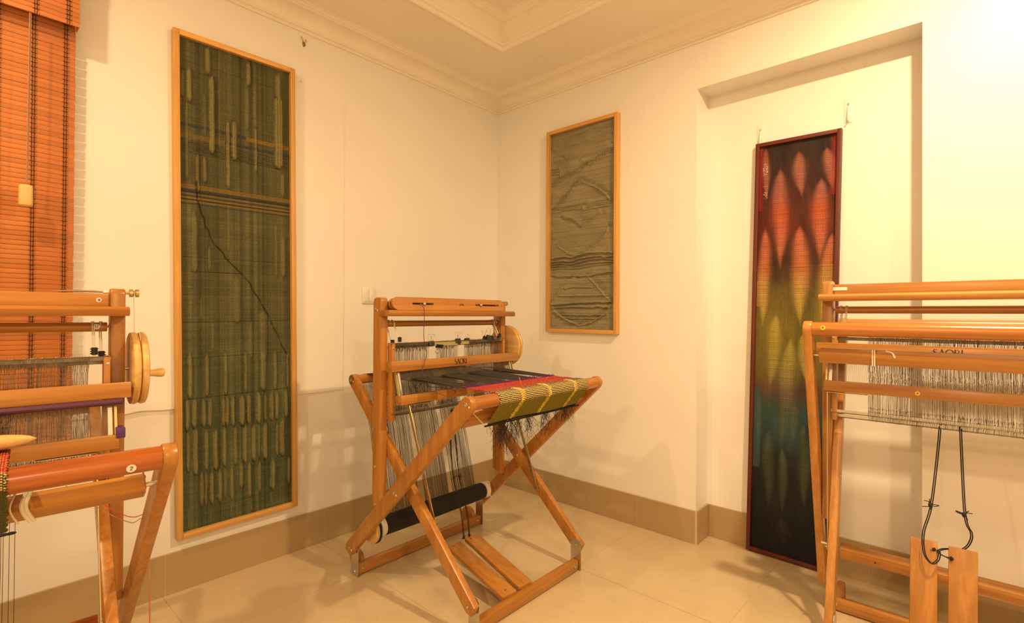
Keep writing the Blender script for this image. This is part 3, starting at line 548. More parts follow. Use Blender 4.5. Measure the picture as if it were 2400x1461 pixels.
    d = Vector((0, yA-yb, zA-zb)).normalized(); n_ = Vector((0, d.z, -d.y)); cb = Vector((0, yb, zb))+d*(.098 if P is FOLD else .106)
    bm = new(); bar(bm, (-h+T+.017, cb.y, cb.z), (h-T-.017, cb.y, cb.z), .040 if P is OPEN else .046, .038 if P is OPEN else .042, upv=-d, bev=.004); cbar = obj('cloth_bar', bm, M_WL['x'] if P is FOLD else M_W['x'], L)
    for s in (-1, 1):
        bm = new(); cyl(bm, (s*(h-T), cb.y, cb.z), (s*(h-T-.018), cb.y, cb.z), .0055, 12); obj('axle', bm, M_STEEL, cbar)
    wb = Vector((0, yA, zA))-d*.137
    bm = new(); bar(bm, (-h+T+.050, wb.y, wb.z), (h-T-.050, wb.y, wb.z), .044, .044, upv=-d, bev=.004); warp_beam = obj('warp_beam', bm, M_WL['x'] if P is FOLD else M_WD['x'], L)
    for s in (-1, 1):
        bm = new(); cyl(bm, (s*(h-T), wb.y, wb.z), (s*(h-T-.052), wb.y, wb.z), .0055, 12); cyl(bm, (s*(h-T-.040), wb.y, wb.z), (s*(h-T-.046), wb.y, wb.z), .011, 14); obj('axle', bm, M_STEEL, warp_beam)
    if P is FOLD:
        for x_ in (-.31, .14): 
            bm = new(); f = Vector((0, wb.y, wb.z))+Vector((0, -d.z, d.y))*-.0222; cyl(bm, (x_, f.y, f.z), (x_, f.y-.0015, f.z), .003, 10); obj('pin_hole', bm, M_BLK, warp_beam)
    # overhead shelf, rail and roller
    y0, z0 = q(.196, 1.140); y1, z1 = q(.270, 1.166); 
    bm = new(); prism(bm, [(y0+.004, z0), (y1, z0), (y1, z1), (y0+.010, z1), (y0, z1-.008), (y0, z0+.006)], -h+T-.002, h-T+.002, bev=.003)
    obj('shelf', bm, M_WL['x'] if P is FOLD else M_W['x'], L)
    bm = new(); y0, z0 = q(.272, 1.150); y1, z1 = q(.290, 1.204); bx(bm, -h+T+.037, h-T-.037, y0, y1, z0, z1, bev=.004); obj('top_rail', bm, main['x'], L)
    ry, rz_ = q(.291, 1.108); bm = new(); cyl(bm, (-h+T+.041, ry, rz_), (h-T-.041, ry, rz_), .0135, 24, .001); rol = obj('top_roller', bm, M_W['x'], L)
    for s in (-1, 1):
        bm = new(); cyl(bm, (s*(h-T-.034), ry, rz_), (s*(h-T-.044), ry, rz_), .003, 8); obj('axle', bm, M_STEEL, rol)
    # heddle shafts hanging from the roller
    hx = h-T-.055; groups = (yarn or {}).get('heddles', [(-hx+.005, hx-.005)])
    for si, (sy, dzz) in enumerate(((.236, 0), (.262, -.012 if P is OPEN else -.02))):
        yy, zt = q(sy, 1.020+dzz); _, zl = q(sy, .735+dzz)
        sh = empty('heddle_shaft'); sh.parent = L
        for zz in (zt, zl):
            bm = new(); bx(bm, -hx-.02, hx+.02, yy-.0012, yy+.0012, zz-.005, zz+.005); obj('shaft_bar', bm, M_HED if zz > .9 else M_STEEL, sh)
            bm = new(); tube(bm, [(-hx-.02, yy-.004, zz+.006*(1 if zz == zt else -1)), (hx+.02, yy-.004, zz+.006*(1 if zz == zt else -1))], .0015, 6); obj('shaft_rod', bm, M_HED, sh)
        ln = []
        for (a, b) in groups:
            x_ = a
            while x_ < b:
                wv = rng.normal(0, .0012, 4); zz0 = zt+.009+rng.normal()*.001; zz1 = zl-.009+rng.normal()*.001; zm = (zz0+zz1)/2
                ln.append([(x_-.0013, yy-.003, zz0), (x_+.0013, yy-.004, zz0-.004), (x_+wv[0], yy, zz0-.032), (x_-.0012+wv[0], yy-.001, zz0-.036), (x_+wv[1], yy, zm+.012), (x_+.0016+wv[1], yy, zm), (x_+wv[1], yy, zm-.012), (x_+wv[2], yy, zz1+.036), (x_+.0012+wv[2], yy-.001, zz1+.032), (x_-.0013, yy-.003, zz1)])
                ln.append([(x_+.0012, yy+.003, zz0), (x_+wv[0], yy, zz0-.032)]); ln.append([(x_+.0012, yy+.003, zz1), (x_+wv[2], yy, zz1+.032)])
                x_ += abs(rng.normal(.0021, .0011))+.0006
        threads('heddles', ln, .00048, M_HED, sh, kind='stuff')
        # cords up to the roller and their black cord locks
        for s in (-1, 1):
            xc = s*(hx-.002 if si else hx-.020); bm = new(); side = -1 if si == 0 else 1
            tube(bm, [(xc, yy, zt+.01), (xc, ry+side*.0155, rz_-.008), (xc, ry+side*.0155, rz_+.004), (xc, ry+side*.008, rz_+.0145), (xc, ry, rz_+.0155), (xc, ry-side*.008, rz_+.0145), (xc, ry-side*.0155, rz_)], .0015, 6)
            tube(bm, [(xc+.004, yy, zt+.01), (xc+.004, ry+side*.0155, rz_-.008), (xc+.004, ry+side*.0155, rz_+.004), (xc+.004, ry, rz_+.0155), (xc+.004, ry-side*.0155, rz_)], .0015, 6); obj('shaft_cord', bm, M_STRING, sh)
            bm = new(); cyl(bm, (xc+.002, yy, zt+.012), (xc+.002, yy, zt+.032), .007, 14)
            for k in range(3): cyl(bm, (xc+.002, yy, zt+.014+k*.0065), (xc+.002, yy, zt+.0162+k*.0065), .0095, 14)
            obj('cord_lock', bm, M_BLK, sh)
    for s in (-1, 1):    # side guides of the shafts
        y0, z0 = q(.232, .700); bm = new(); bx(bm, s*(h-T-.045)-.008, s*(h-T-.045)+.008, y0, y0+.034, z0, z0+.328, bev=.002); o = obj('shaft_guide', bm, main['z'], L)
        bm = new(); lathe(bm, (s*(h-T-.045)+.002*s, y0, z0+.305), (0, -1, 0), [(0, .0045), (.001, .0045), (.0016, .003)], 10); obj('bolt', bm, M_STEEL, o)
    # beater: top bar, reed, bottom bar, swinging arms
    bt = P['bt']; yt, zt = q(.197, .933+bt); y2, z2 = q(.168, .797+bt*1.15)
    be = empty('beater'); be.parent = L
    bm = new(); box(bm, (0, yt, zt), (2*(h-.024), .042, .043), Matrix.Rotation(-.10, 3, 'X'), .003); obj('beater_top', bm, M_WL['x'] if P is FOLD else M_W['x'], be)
    yf, zf = yt-.0215, zt
    cx_ = -.014 if P is OPEN else -.108
    lt = lettering('lettering', 'SAORI', cx_-.037, cx_+.037, yf-.0003, zt-.012, zt+.012, be)
    lt.matrix_local = Matrix.Translation((0, yt, zt)) @ Matrix.Rotation(-.10, 4, 'X') @ Matrix.Translation((0, -yt, -zt))
    bm = new(); box(bm, (0, y2, z2), (2*(h-.052), .040, .038), Matrix.Rotation(-.10, 3, 'X'), .003); obj('beater_bottom', bm, M_W['x'], be)
    ln = []; x_ = -h+.075
    while x_ < h-.075:
        ln.append([(x_, yt+.002, zt-.02), (x_, y2+.002, z2+.016)]); x_ += .0030 if P is FOLD else .0017
    threads('reed_wires', ln, .00042, M_HED, be, kind='stuff')
    for s in (-1, 1):
        bm = new(); bar(bm, (s*(h-.070), yt+.002, zt-.02), (s*(h-.070), y2+.002, z2+.016), .010, .004, upv=(0, 1, 0)); obj('reed_end', bm, M_STEEL, be)
        bm = new(); bar(bm, (s*(h-.058), yt+.004, zt-.02), (s*(h-.058), y2+.004, z2+.018), .006, .012, upv=(0, 1, 0)); obj('side_stay', bm, M_CARD if P is OPEN and s < 0 else M_BRASS, be)
        # arm: flat bar bent under the bottom bar, then down to the back leg
        db = Vector((0, yB-yk, zB-zk)).normalized(); za = .325; ya = yk+(yB-yk)*(zk-za)/(zk-zB)
        bm = new(); xa = s*(h-.100) if P is OPEN else s*(h-.062)
        bar(bm, (xa, y2-.002, z2-.022), (xa, ya-.010, za-.02), .016, .003, upv=(1, 0, 0), bev=.001); bar(bm, (xa, y2-.002, z2-.0225), (xa-s*.12, y2-.002, z2-.0225), .016, .003, bev=.001)
        o = obj('swing_arm', bm, M_BRASS, be)
        bm = new(); cyl(bm, (xa-.004*s, ya-.008, za), (xa+s*.020, ya-.008, za), .0045, 10); cyl(bm, (xa-.004*s, ya-.008, za), (xa-.007*s, ya-.008, za), .007, 12); obj('pivot_bolt', bm, M_STEEL, o)
    # winder wheel on the weaver's right with its little pulley
    wy, wz = q(.285, .985); wh = empty('winding_wheel'); wh.parent = L
    bm = new(); lathe(bm, (h-.018, wy, wz), (1, 0, 0), [(0, .100), (.002, .105), (.012, .107), (.0175, .104), (.020, .096), (.0225, .104), (.028, .107), (.036, .105), (.038, .101)], 72); o = obj('grooved_disc', bm, M_WP['y'], wh)
    bm = new(); lathe(bm, (h+.020, wy-.004, wz-.018), (1, 0, 0), [(0, .0075), (.004, .010), (.014, .0095), (.024, .0105), (.034, .0130), (.043, .0135), (.049, .011), (.051, .004)], 20); obj('crank_knob', bm, M_WP['x'], wh)
    bm = new(); cyl(bm, (h-.040, wy, wz), (h+.0225, wy, wz), .005, 12); obj('axle', bm, M_STEEL, wh)
    qy, qz = q(.287, 1.207); 
    bm = new(); lathe(bm, (h-T, qy, qz-.0), (1, 0, 0), [(0, .004), (.010, .004), (.0101, .0115), (.018, .012), (.020, .007), (.023, .007), (.025, .012), (.033, .0115), (.0331, .001)], 20); obj('pulley', bm, M_BRASS, wh)
    ln = [[(h-.0065, qy-.0075, qz), (h+.002, wy-.060, wz+.083)], [(h-.0065, qy+.0075, qz), (h+.002, wy+.060, wz+.083)]]
    threads('drive_cord', ln, .0009, M_STRING, wh)
    # treadles
    cords = []
    if P is OPEN:
        for (xf, xb) in ((-.114, -.068), (-.017, .040)):
            tr = None; bm = new(); bar(bm, (xf, yB+.012, .052), (xb, .155, .118), .074, .020, bev=.004); tr = obj('treadle', bm, M_W['y'], L)
            bm = new(); dv = (Vector((xb, .155, .118))-Vector((xf, yB+.012, .052))).normalized()
            for a in (.022,): 
                c_ = Vector((xf, yB+.012, .052))+dv*a+Vector((0, 0, .0102)); lathe(bm, c_, (0, -.15, 1), [(0, .006), (.0015, .006), (.003, .003)], 12)
            obj('hinge_screw', bm, M_STEEL, tr)
            bm = new(); c_ = Vector((xb, .155, .118))-dv*.018+Vector((-.016, 0, .0095)); cyl(bm, c_, c_+Vector((0, 0, .0012)), .003, 10); obj('cord_hole', bm, M_BLK, tr)
    else:
        for (xc, tz, tilt) in ((-.166, .428, 0), (-.073, .425, .012)):
            bm = new(); bar(bm, (xc, yB-.030, .032), (xc+tilt*.2, -.100, tz), .069, .018, upv=(0, -1, .1), bev=.003); tr = obj('treadle', bm, M_WL['z'], L)
            bm = new(); cyl(bm, (xc-.018, -.112, tz-.024), (xc-.018, -.1095, tz-.024), .0035, 10); obj('cord_hole', bm, M_BLK, tr)
    return L
def cord(L, ctrl, r=.0022, mat=None, name='treadle_cord'):
    bm = new(); tube(bm, curve_pts(ctrl, 8), r, 7); return obj(name, bm, mat or M_ROPE, L)
def knot(L, c, r=.007, tails=4, ln=.02, mat=None, name='knot'):
    bm = new(); c = Vector(c); bmesh.ops.create_icosphere(bm, subdivisions=2, radius=r)
    for v in bm.verts: v.co = c+Vector((v.co.x*(1+.2*rng.normal()*.4), v.co.y, v.co.z*1.3+.0008*rng.normal()))
    for k in range(tails):
        a = rng.uniform(0, 6.28); e = c+Vector((math.cos(a)*ln, rng.normal()*.004, math.sin(a)*ln*.8)); tube(bm, [c, (c+e)/2+Vector((rng.normal()*.003, 0, rng.normal()*.003)), e], .0013, 5)
    return obj(name, bm, mat or M_ROPE, L)
def cloth(L, x0, x1, fell, P, rows, colour, drop, name='woven_cloth', ripple=.0008):
    # follows the warp from the fell to the breast beam, round it and down to the cloth bar
    yb, zb, R = P['yb'], P['zb'], .0262; path = []
    zf = zb+R-.001
    for k in range(16): path.append((fell+(yb-fell)*k/16, zf+.001*math.sin(k)))
    ex, ez = drop[0]-yb, drop[1]-zb; sweep = math.atan2(ez, ex)+2*math.pi-math.acos(R/math.hypot(ex, ez))-math.pi/2
    for k in range(15): a = math.pi/2+k/14*sweep; path.append((yb+R*math.cos(a), zb+R*math.sin(a)))
    last = path[-1]
    for k in range(1, 17): path.append((last[0]+(drop[0]-last[0])*k/16, last[1]+(drop[1]-last[1])*k/16))
    path = np.array(path); seg = np.r_[0, np.cumsum(np.hypot(*np.diff(path, axis=0).T))]; n = rows; v = np.linspace(0, seg[-1], n)
    py_ = np.interp(v, seg, path[:, 0]); pz_ = np.interp(v, seg, path[:, 1]); ty = np.gradient(py_); tz = np.gradient(pz_); tl = np.hypot(ty, tz)+1e-9; ny, nz = tz/tl, -ty/tl
    Cn = int((x1-x0)/.0013); u = np.linspace(x0, x1, Cn); U, Vv = np.meshgrid(u, v); Cc, Hh, edge = colour(U, Vv, seg[-1])
    X = U+edge; Y = py_[:, None]+ny[:, None]*Hh; Z = pz_[:, None]+nz[:, None]*Hh
    return grid_obj(name, X, Y, Z, Cc, M_CLOTH, L, thick=.0015)

# --- the middle loom, with a half woven cloth
LC = (.9434, .8708); THC = 3.1481
bands = [(-.268, -.168), (-.112, -.002), (.045, .174), (.226, .296)]
hed = [(-.330, -.150), (-.086, .023), (.086, .312)]
mid = build_loom('floor_loom', LC, THC, .823, OPEN, 'middle floor loom with a striped cloth half woven and a black warp roll', dict(heddles=hed))
mid_l = mid
# black warp wound on the rear beam
wy, wz = .352, .222
bm = new(); lathe(bm, (-.305, wy, wz), (1, 0, 0), [(0, .036), (.004, .041), (.30, .043), (.604, .041), (.610, .036)], 40); obj('warp_roll', bm, M_YBLK, mid)
for s in (-1, 1):
    bm = new(); lathe(bm, (s*.306, wy, wz), (s, 0, 0), [(0, .040), (.004, .041), (.026, .041), (.030, .034), (.0301, .028)], 36); obj('card_core', bm, M_CORE, mid)
bm = new(); lathe(bm, (-.352, wy, wz), (-1, 0, 0), [(0, .050), (.003, .055), (.014, .057), (.019, .052)], 40); dsc = obj('brake_disc', bm, M_WP['y'], mid)
bm = new(); lathe(bm, (-.345, wy, wz), (-1, 0, 0), [(0, .054), (.001, .059), (.006, .0595), (.0085, .054)], 40); obj('rubber_rim', bm, M_RUBBER, dsc)
bm = new(); tube(bm, curve_pts([(.332, wy+.005, wz+.035), (.342, wy-.012, wz+.04), (.345, wy-.02, wz+.01), (.347, wy-.015, wz-.025), (.352, wy-.03, wz-.045)], 6), .0035, 7); obj('string_tie', bm, M_STRING, mid)
def warp_lines(bandlist, ys, zs, fell, dens, jit=.0004):
    ln = []
    for (a, b) in bandlist:
        x_ = a
        while x_ < b:
            up_ = rng.choice((-1, 1))*.010; ln.append([(x_+rng.normal()*jit, fell, ys), (x_, .168, ys+.004+up_*.6), (x_+rng.normal()*.001, .248, ys+.006+up_), (x_+rng.normal()*.001, .40, .868), (x_, .547, .8690)]); x_ += dens
    return ln
ys = OPEN['zb']+.0255
threads('warp_threads', warp_lines([(a-.002, b+.002) for a, b in bands], ys, 0, -.125, .00115), .00066, M_YWARP, mid, kind='stuff')
ln = []
for (a, b) in [(-.285, -.062), (-.028, .118), (.140, .300)]:
    x_ = a
    while x_ < b:
        if rng.random() > .04:
            k = (x_+.285)/.585; xe = -.300+.60*k; ln.append([(x_, .547, .8690), (x_, .560, .865), (x_+rng.normal()*.001, .5695, .846), (x_+rng.normal()*.002, .49, .60), (xe, .392, .236)])
        x_ += .0015*(1 if rng.random() > .06 else 2.6)
threads('warp_sheet', ln, .00050, M_YWARP, mid, kind='stuff')
# cloth colours
GAPS = [(-.140, .028), (.0215, .024), (.200, .026)]
def mid_cloth(U, V, L_):
    n, m_ = U.shape; g = np.zeros(U.shape)
    for c, w_ in GAPS: g = np.maximum(g, np.clip(1.35-np.abs(U-c+.002*np.sin(V*200))/(w_*.5), 0, 1))
    pk = .5+.5*np.sin(2*np.pi*U/.0075); wf = .5+.5*np.sin(2*np.pi*V/.0066+.9*np.sin(U*55)+.5*(np.floor(U/.0075) % 2)); r_ = rng.random(U.shape); rr = rng.random((n, 1))
    red, pink, blk, yel, ol = (np.array(c) for c in ((.36, .018, .016), (.62, .17, .11), (.020, .016, .014), (.74, .56, .20), (.24, .20, .022)))
    a0 = .165; vb = V/a0        # 0 at the fell, 1 near the top of the beam
    k1 = np.clip((vb-.60)/.36+.15*np.sin(U*30), 0, 1); sp = (wf*(.60+.40*pk) > .26+.14*r_)
    C = np.where((r_ < .25+.45*np.clip(vb-.25, 0, 1))[..., None], pink, red); C = np.where(((wf < .35)*(vb > .3)*(r_ > .35))[..., None], blk, C)
    yk_ = np.where(sp[..., None], blk, yel); C2 = yk_*(1-.0*g[..., None]); C = np.where((rng.random(U.shape) < k1)[..., None], C2, C)
    bump = (np.sin(2*np.pi*V/.0085+2*np.sin(U*260)) > -.25); gy = np.where(bump[..., None], np.array((.74, .56, .16)), np.array((.50, .20, .05)))
    gg = g*(vb > .78); C = np.where((gg > .5)[..., None], gy, C)
    low = np.clip((V-.213)/.005, 0, 1); oc = ol*(.75+.5*wf[..., None])*(.8+.4*r_[..., None]); oc = np.where((pk < .30)[..., None], oc*.45, oc); yg = np.array((.60, .48, .05))*(.7+.5*(np.sin(2*np.pi*V/.005) > 0))[..., None]
    oc = np.where((g > .5)[..., None], yg, oc); C = C*(1-low[..., None])+oc*low[..., None]
    end = (V > L_-.010); C = np.where(end[..., None], blk, C)
    H = .0012*wf*pk+.0022*(gg > .5)*np.sin(2*np.pi*V/.0085+2*np.sin(U*260))+.0008*r_
    H = H+np.where(V > .24, .004*np.sin(U*17)*np.clip((V-.24)*8, 0, 1), 0)
    edge = .0022*np.sin(V*420)*(np.minimum(U-U.min(), U.max()-U) < .004)-.012*np.clip(1-vb, 0, 1)*np.sign(U)*(np.abs(U)/.3)**2
    return C, H, edge
cl = cloth(mid, -.268, .297, -.128, OPEN, 360, mid_cloth, (-.243, .744))
# stick, string and fringe below the cloth
bm = new(); cyl(bm, (-.275, -.243, .741), (.325, -.243, .742), .0035, 10); obj('cloth_stick', bm, M_ROPE, mid)
bm = new(); tube(bm, curve_pts([(-.335, -.240, .80), (-.31, -.242, .775), (-.278, -.243, .748)], 5), .0016, 6); obj('tie_string', bm, M_STRING, mid)
ln = []
for c, n, l_ in ((-.19, 34, .11), (-.165, 26, .13), (-.125, 26, .12), (-.09, 12, .08), (-.03, 22, .10), (.0, 10, .07), (.075, 24, .12), (.10, 8, .05), (.165, 14, .05), (.215, 22, .065), (.245, 10, .06), (-.24, 6, .06), (.28, 5, .03)):
    for k in range(n):
        x_, y_, z_ = c+rng.normal()*.010, -.243+rng.normal()*.004, .740; p = [(x_, y_, z_)]; vx, vy = rng.normal()*.3, rng.normal()*.2; steps = int(rng.uniform(5, 11)); st = l_*rng.uniform(.5, 1.1)/steps
        for q_ in range(steps):
            vx = vx*.6+rng.normal()*.55-(p[-1][0]-c)*12; vy = vy*.6+rng.normal()*.3; p.append((p[-1][0]+vx*st, p[-1][1]+vy*st, p[-1][2]-st*(1 if rng.random() > .1 else -.4)))
        ln.append(p)
threads('fringe', ln, .0006, M_YBLK, mid, kind='stuff')
for k in range(26):
    x_ = rng.uniform(-.26, .28); c = rng.normal()*.01
    threads('purple_weft_loop', [[(x_, -.10+c, ys+.002), (x_+rng.normal()*.006, -.10+c+rng.normal()*.008, ys+.006+rng.random()*.006), (x_+rng.normal()*.012, -.11+c, ys+.003)]], .0009, M_PYARN, mid)
ln = [[(x_, -.128+.003*math.sin(x_*70)+rng.normal()*.0015, ys+.001) for x_ in np.linspace(-.268, .296, 80)] for _ in range(4)]+[[(x_, -.118+rng.normal()*.0035, ys+.002+rng.random()*.003) for x_ in np.linspace(-.268, .296, 120)] for _ in range(2)]
threads('purple_weft', ln, .0014, M_PYARN, mid)
ln = [[(-.06, -.235, .872), (-.064, -.228, .888), (-.060, -.222, .900)], [(.135, -.20, .872), (.150, -.205, .884), (.162, -.20, .873)], [(-.02, -.315, .835), (-.012, -.325, .832), (-.004, -.322, .822)]]
threads('stray_weft_ends', ln, .0012, plain('pink_yarn', (.62, .20, .14), .9), mid)
for sx, (a, b) in ((0, ((-.048, .200, .715), (-.012, .150, .13))), (1, ((-.016, .235, .715), (.022, .150, .13)))):
    md = ((a[0]+b[0])/2, .20, .40); cord(mid, [a, (a[0]+.006, .21, .55), md, (b[0]-.004, .165, .24), b], .0017); cord(mid, [(a[0]+.006, a[1], a[2]), (a[0]+.010, .21, .55), (md[0]+.002, .20, .385), (b[0]+.002, .165, .24), (b[0]+.004, b[1], b[2])], .0015)
    knot(mid, md, .005, 4, .018); knot(mid, (b[0], b[1], b[2]+.006), .006, 3, .014)

# --- the left loom, nearest the blind
LLc, THL = (2.588, .841), 3.068
left = build_loom('floor_loom', LLc, THL, .823, OPEN, 'left floor loom in front of the slat blind, cut by the left edge', dict(heddles=[(-.32, .302)]))
bm = new(); tube(bm, [(-.35, .172, .905), (.367, .172, .905)], .0085, 14); obj('reed_cover', bm, M_PURP, left, label='dark purple tape wrapped along the reed')
bm = new(); bx(bm, .352, .372, .147, .190, .808, .836, bev=.002); obj('tape_patch', bm, plain('violet_tape', (.10, .03, .16), .4), left, label='violet tape on the bar end')
def left_cloth(U, V, L_):
    pk = .5+.5*np.sin(2*np.pi*U/.0042); wf = .5+.5*np.sin(2*np.pi*V/.0048+np.pi*(np.floor(U/.0042) % 2)); r_ = rng.random(U.shape); rr = np.sin(V*380)
    red, org, mar, yel, blk = (np.array(c) for c in ((.50, .06, .025), (.72, .26, .05), (.10, .012, .03), (.62, .44, .12), (.03, .022, .016)))
    C = np.where((pk > .55)[..., None], red, mar); C = np.where(((rr > .75)*(pk > .3))[..., None], org, C)
    C = np.where((V > .188)[..., None], np.where((wf*pk > .3)[..., None], yel, blk), C); C = np.where((V > .220)[..., None], np.array((.075, .065, .018))*(.8+.4*r_[..., None]), C)
    return C, .0014*wf*pk+.0006*r_, .0016*np.sin(V*500)*(U.max()-U < .003)
cloth(left, -.27, .151, -.12, OPEN, 300, left_cloth, (-.262, .742))
threads('warp_threads', warp_lines([(-.27, .150)], ys, 0, -.118, .0016), .00048, M_YWARP, left, kind='stuff')
ln = []
x_ = -.26
while x_ < .16:
    ln.append([(x_, .547, .8690), (x_, .5695, .846), (x_, .40, .24)]); x_ += .0105*rng.uniform(.4, 1.6)
threads('warp_sheet', ln, .0007, M_YBLK, left, kind='stuff')
bm = new(); cyl(bm, (-.27, -.262, .738), (.150, -.262, .738), .003, 8); tube(bm, [(0.150+.006*math.cos(a)+.006, -.262+.004*math.sin(a), .738) for a in [i*.7 for i in range(10)]], .0018, 6); obj('cloth_stick', bm, M_ROPE, left)
bm = new(); d_ = Vector((0, .738, -.711)).normalized()
for (xx, ww) in ((.176, .0036), (.182, .0032), (.160, .0018)):
    c0 = Vector((xx, -.244, .798)); tube(bm, curve_pts([(xx, -.200, .812), (xx+.002, -.236, .808), (xx-.006, -.262, .788), (xx-.003, -.254, .768), (xx+.006, -.246, .748)], 6), [ww*.7]*6+[ww]*19 if False else ww, 8)
obj('string_tie', bm, M_STRING, left)
bm = new(); tube(bm, [(.362+.002*math.cos(i*1.3), -.232+.003*math.sin(i*1.3), .825-.0035*i) for i in range(22)], .0018, 6); obj('beaded_chain', bm, M_CORD2, left)
def sticker(L, c, r, txt, nrm=(0, -1, 0), nm='number_sticker'):
    bm = new(); cyl(bm, (0, 0, 0), (0, -.0007, 0), r, 24); o = obj(nm, bm, M_WHITE, L); z = Vector(nrm).normalized(); y = -z; x = Vector((0, 0, 1)).cross(-y).normalized(); x = -Vector((0, 0, 1)).cross(y) if False else Vector((1, 0, 0)); up_ = x.cross(y)
    o.matrix_local = Matrix.Translation(c) @ Matrix((x, y, up_)).transposed().to_4x4()
    D_ = {'1': ([[(.1, .8), (.3, 1), (.3, 0)]], .5), '2': ([[(.02, .8), (.1, .97), (.35, 1), (.48, .8), (.42, .58), (.02, .02), (.5, .02)]], .62), '7': ([[(.02, 1), (.5, 1), (.2, 0)]], .6), '8': ([[(.25, .5), (.05, .65), (.08, .92), (.25, 1), (.42, .92), (.45, .65), (.25, .5), (.03, .35), (.05, .08), (.25, 0), (.45, .08), (.47, .35), (.25, .5)]], .6)}
    tot = sum(D_[t_][1] for t_ in txt)-.1; k = r*.95; bm = new(); cx = -tot/2
    for t_ in txt:
        for pl in D_[t_][0]: tube(bm, [((cx+p[0])*k, -.0009, (p[1]-.5)*k) for p in pl], .0007*r/.008, 4)
        cx += D_[t_][1]
    obj('sticker_digits', bm, M_INK, o); return o
sticker(left, (.322, .2715, 1.185), .0065, '18'); sticker(left, (.318, .2772, 1.109), .0075, '17')
cs = (0, -.951, -.309); sticker(left, (.330, -.288-.0245*.951-.0003, .842-.0245*.309), .0085, '2', cs)
# orange and brown loose threads
ln = [curve_pts([(.27, -.10, .745), (.335, -.10, .682), (.362, -.10, .666), (.392, -.02, .640), (.4165, .075, .58), (.4180, .075, .50), (.4195, .078, .30), (.424, .08, .004)], 8)]
threads('loose_thread', ln, .0011, M_RYARN, left, label='orange loose thread')
ln = [curve_pts([(.24, -.09, .765), (.300, -.10, .700), (.355, -.10, .655), (.388, -.02, .632), (.4155, .065, .57), (.4160, .062, .49), (.4200, .060, .28), (.422, .062, .004)], 8)]
threads('loose_thread', ln, .0010, M_CORD2, left, label='tan loose thread')

# --- the right loom, folded up and unused
right = build_loom('floor_loom', (.299, 2.479), 1.597, 1.0, FOLD, 'right floor loom, empty and folded upright, in front of the recess', dict(heddles=[(-.323, .40)]))
# treadle cords with knots
for k, C_ in enumerate((([(-.128, .02, .80), (-.135, -.03, .70), (-.150, -.09, .54), (-.168, -.125, .46), (-.166, -.137, .40), (-.148, -.140, .372), (-.132, -.128, .385), (-.130, -.112, .405), (-.140, -.112, .408)]),
                         ([(-.078, .02, .80), (-.076, -.03, .72), (-.068, -.09, .53), (-.053, -.085, .475), (-.058, -.078, .440), (-.074, -.080, .418), (-.100, -.082, .412), (-.122, -.098, .410), (-.133, -.114, .404), (-.118, -.122, .398), (-.098, -.116, .393)]))):
    cord(right, C_, .0017); cord(right, [(p[0]+.0045, p[1]+.002, p[2]-.002) for p in C_], .0017)
    knot(right, C_[2], .006, 6, .022); knot(right, C_[-1], .005, 3, .010)
bm = new(); tube(bm, curve_pts([(-.078, .02, .80), (-.081, .018, .81), (-.077, .016, .815), (-.075, .02, .808), (-.078, .02, .80)], 5), .0013, 6); obj('snap_hook', bm, M_STEEL, right)
d = Vector((0, FOLD['yA']-FOLD['yb'], FOLD['zA']-FOLD['zb'])).normalized(); cb = Vector((0, FOLD['yb'], FOLD['zb']))+d*.098
bm = new()
for dx in (0, .006):
    pts = [(-.298+dx, cb.y+a*.0245, cb.z+b*.0255) for a, b in ((-1, 1), (-1.06, 0), (-1, -1), (0, -1.06), (1, -1), (1.06, 0), (1, 1), (0, 1.06), (-1, 1))]; tube(bm, pts, .0022, 6)
obj('string_loop', bm, M_STRING, right)
bm = new(); tube(bm, curve_pts([(-.262, cb.y-.020, cb.z+.0245), (-.245, cb.y-.026, cb.z+.020), (-.238, cb.y-.027, cb.z+.004)], 5), .0028, 7); obj('string_end', bm, M_STRING, right)
bm = new(); bx(bm, -.435, -.385, -.0, .0, 0, 0) if False else None
bm.free()
bm = new(); y0 = .272+FOLD['dy']; bx(bm, -.438, -.392, y0-.0008, y0-.0002, 1.247, 1.259); obj('blank_sticker', bm, M_WHITE, right, smooth=False)
def yellow_stud(L, c, nrm, r=.0085):
    bm = new(); lathe(bm, c, nrm, [(0, r), (.001, r), (.0012, r*.5), (.0013, .0005)], 20); o = obj('yellow_sticker', bm, plain('yellow_print', (.78, .50, .03), .5), L)
    bm = new(); c = Vector(c)+Vector(nrm)*.0013; lathe(bm, c, nrm, [(0, r*.3), (.0006, r*.3)], 10); obj('printed_mark', bm, M_INK, o)
yellow_stud(right, (-.437, -.157-.0245*.98, 1.105+.005), (0, -.98, .2)); yellow_stud(right, (-.182, .168+FOLD['dy']-.0205, .797+.066+.032*1.15), (0, -1, 0), .007)

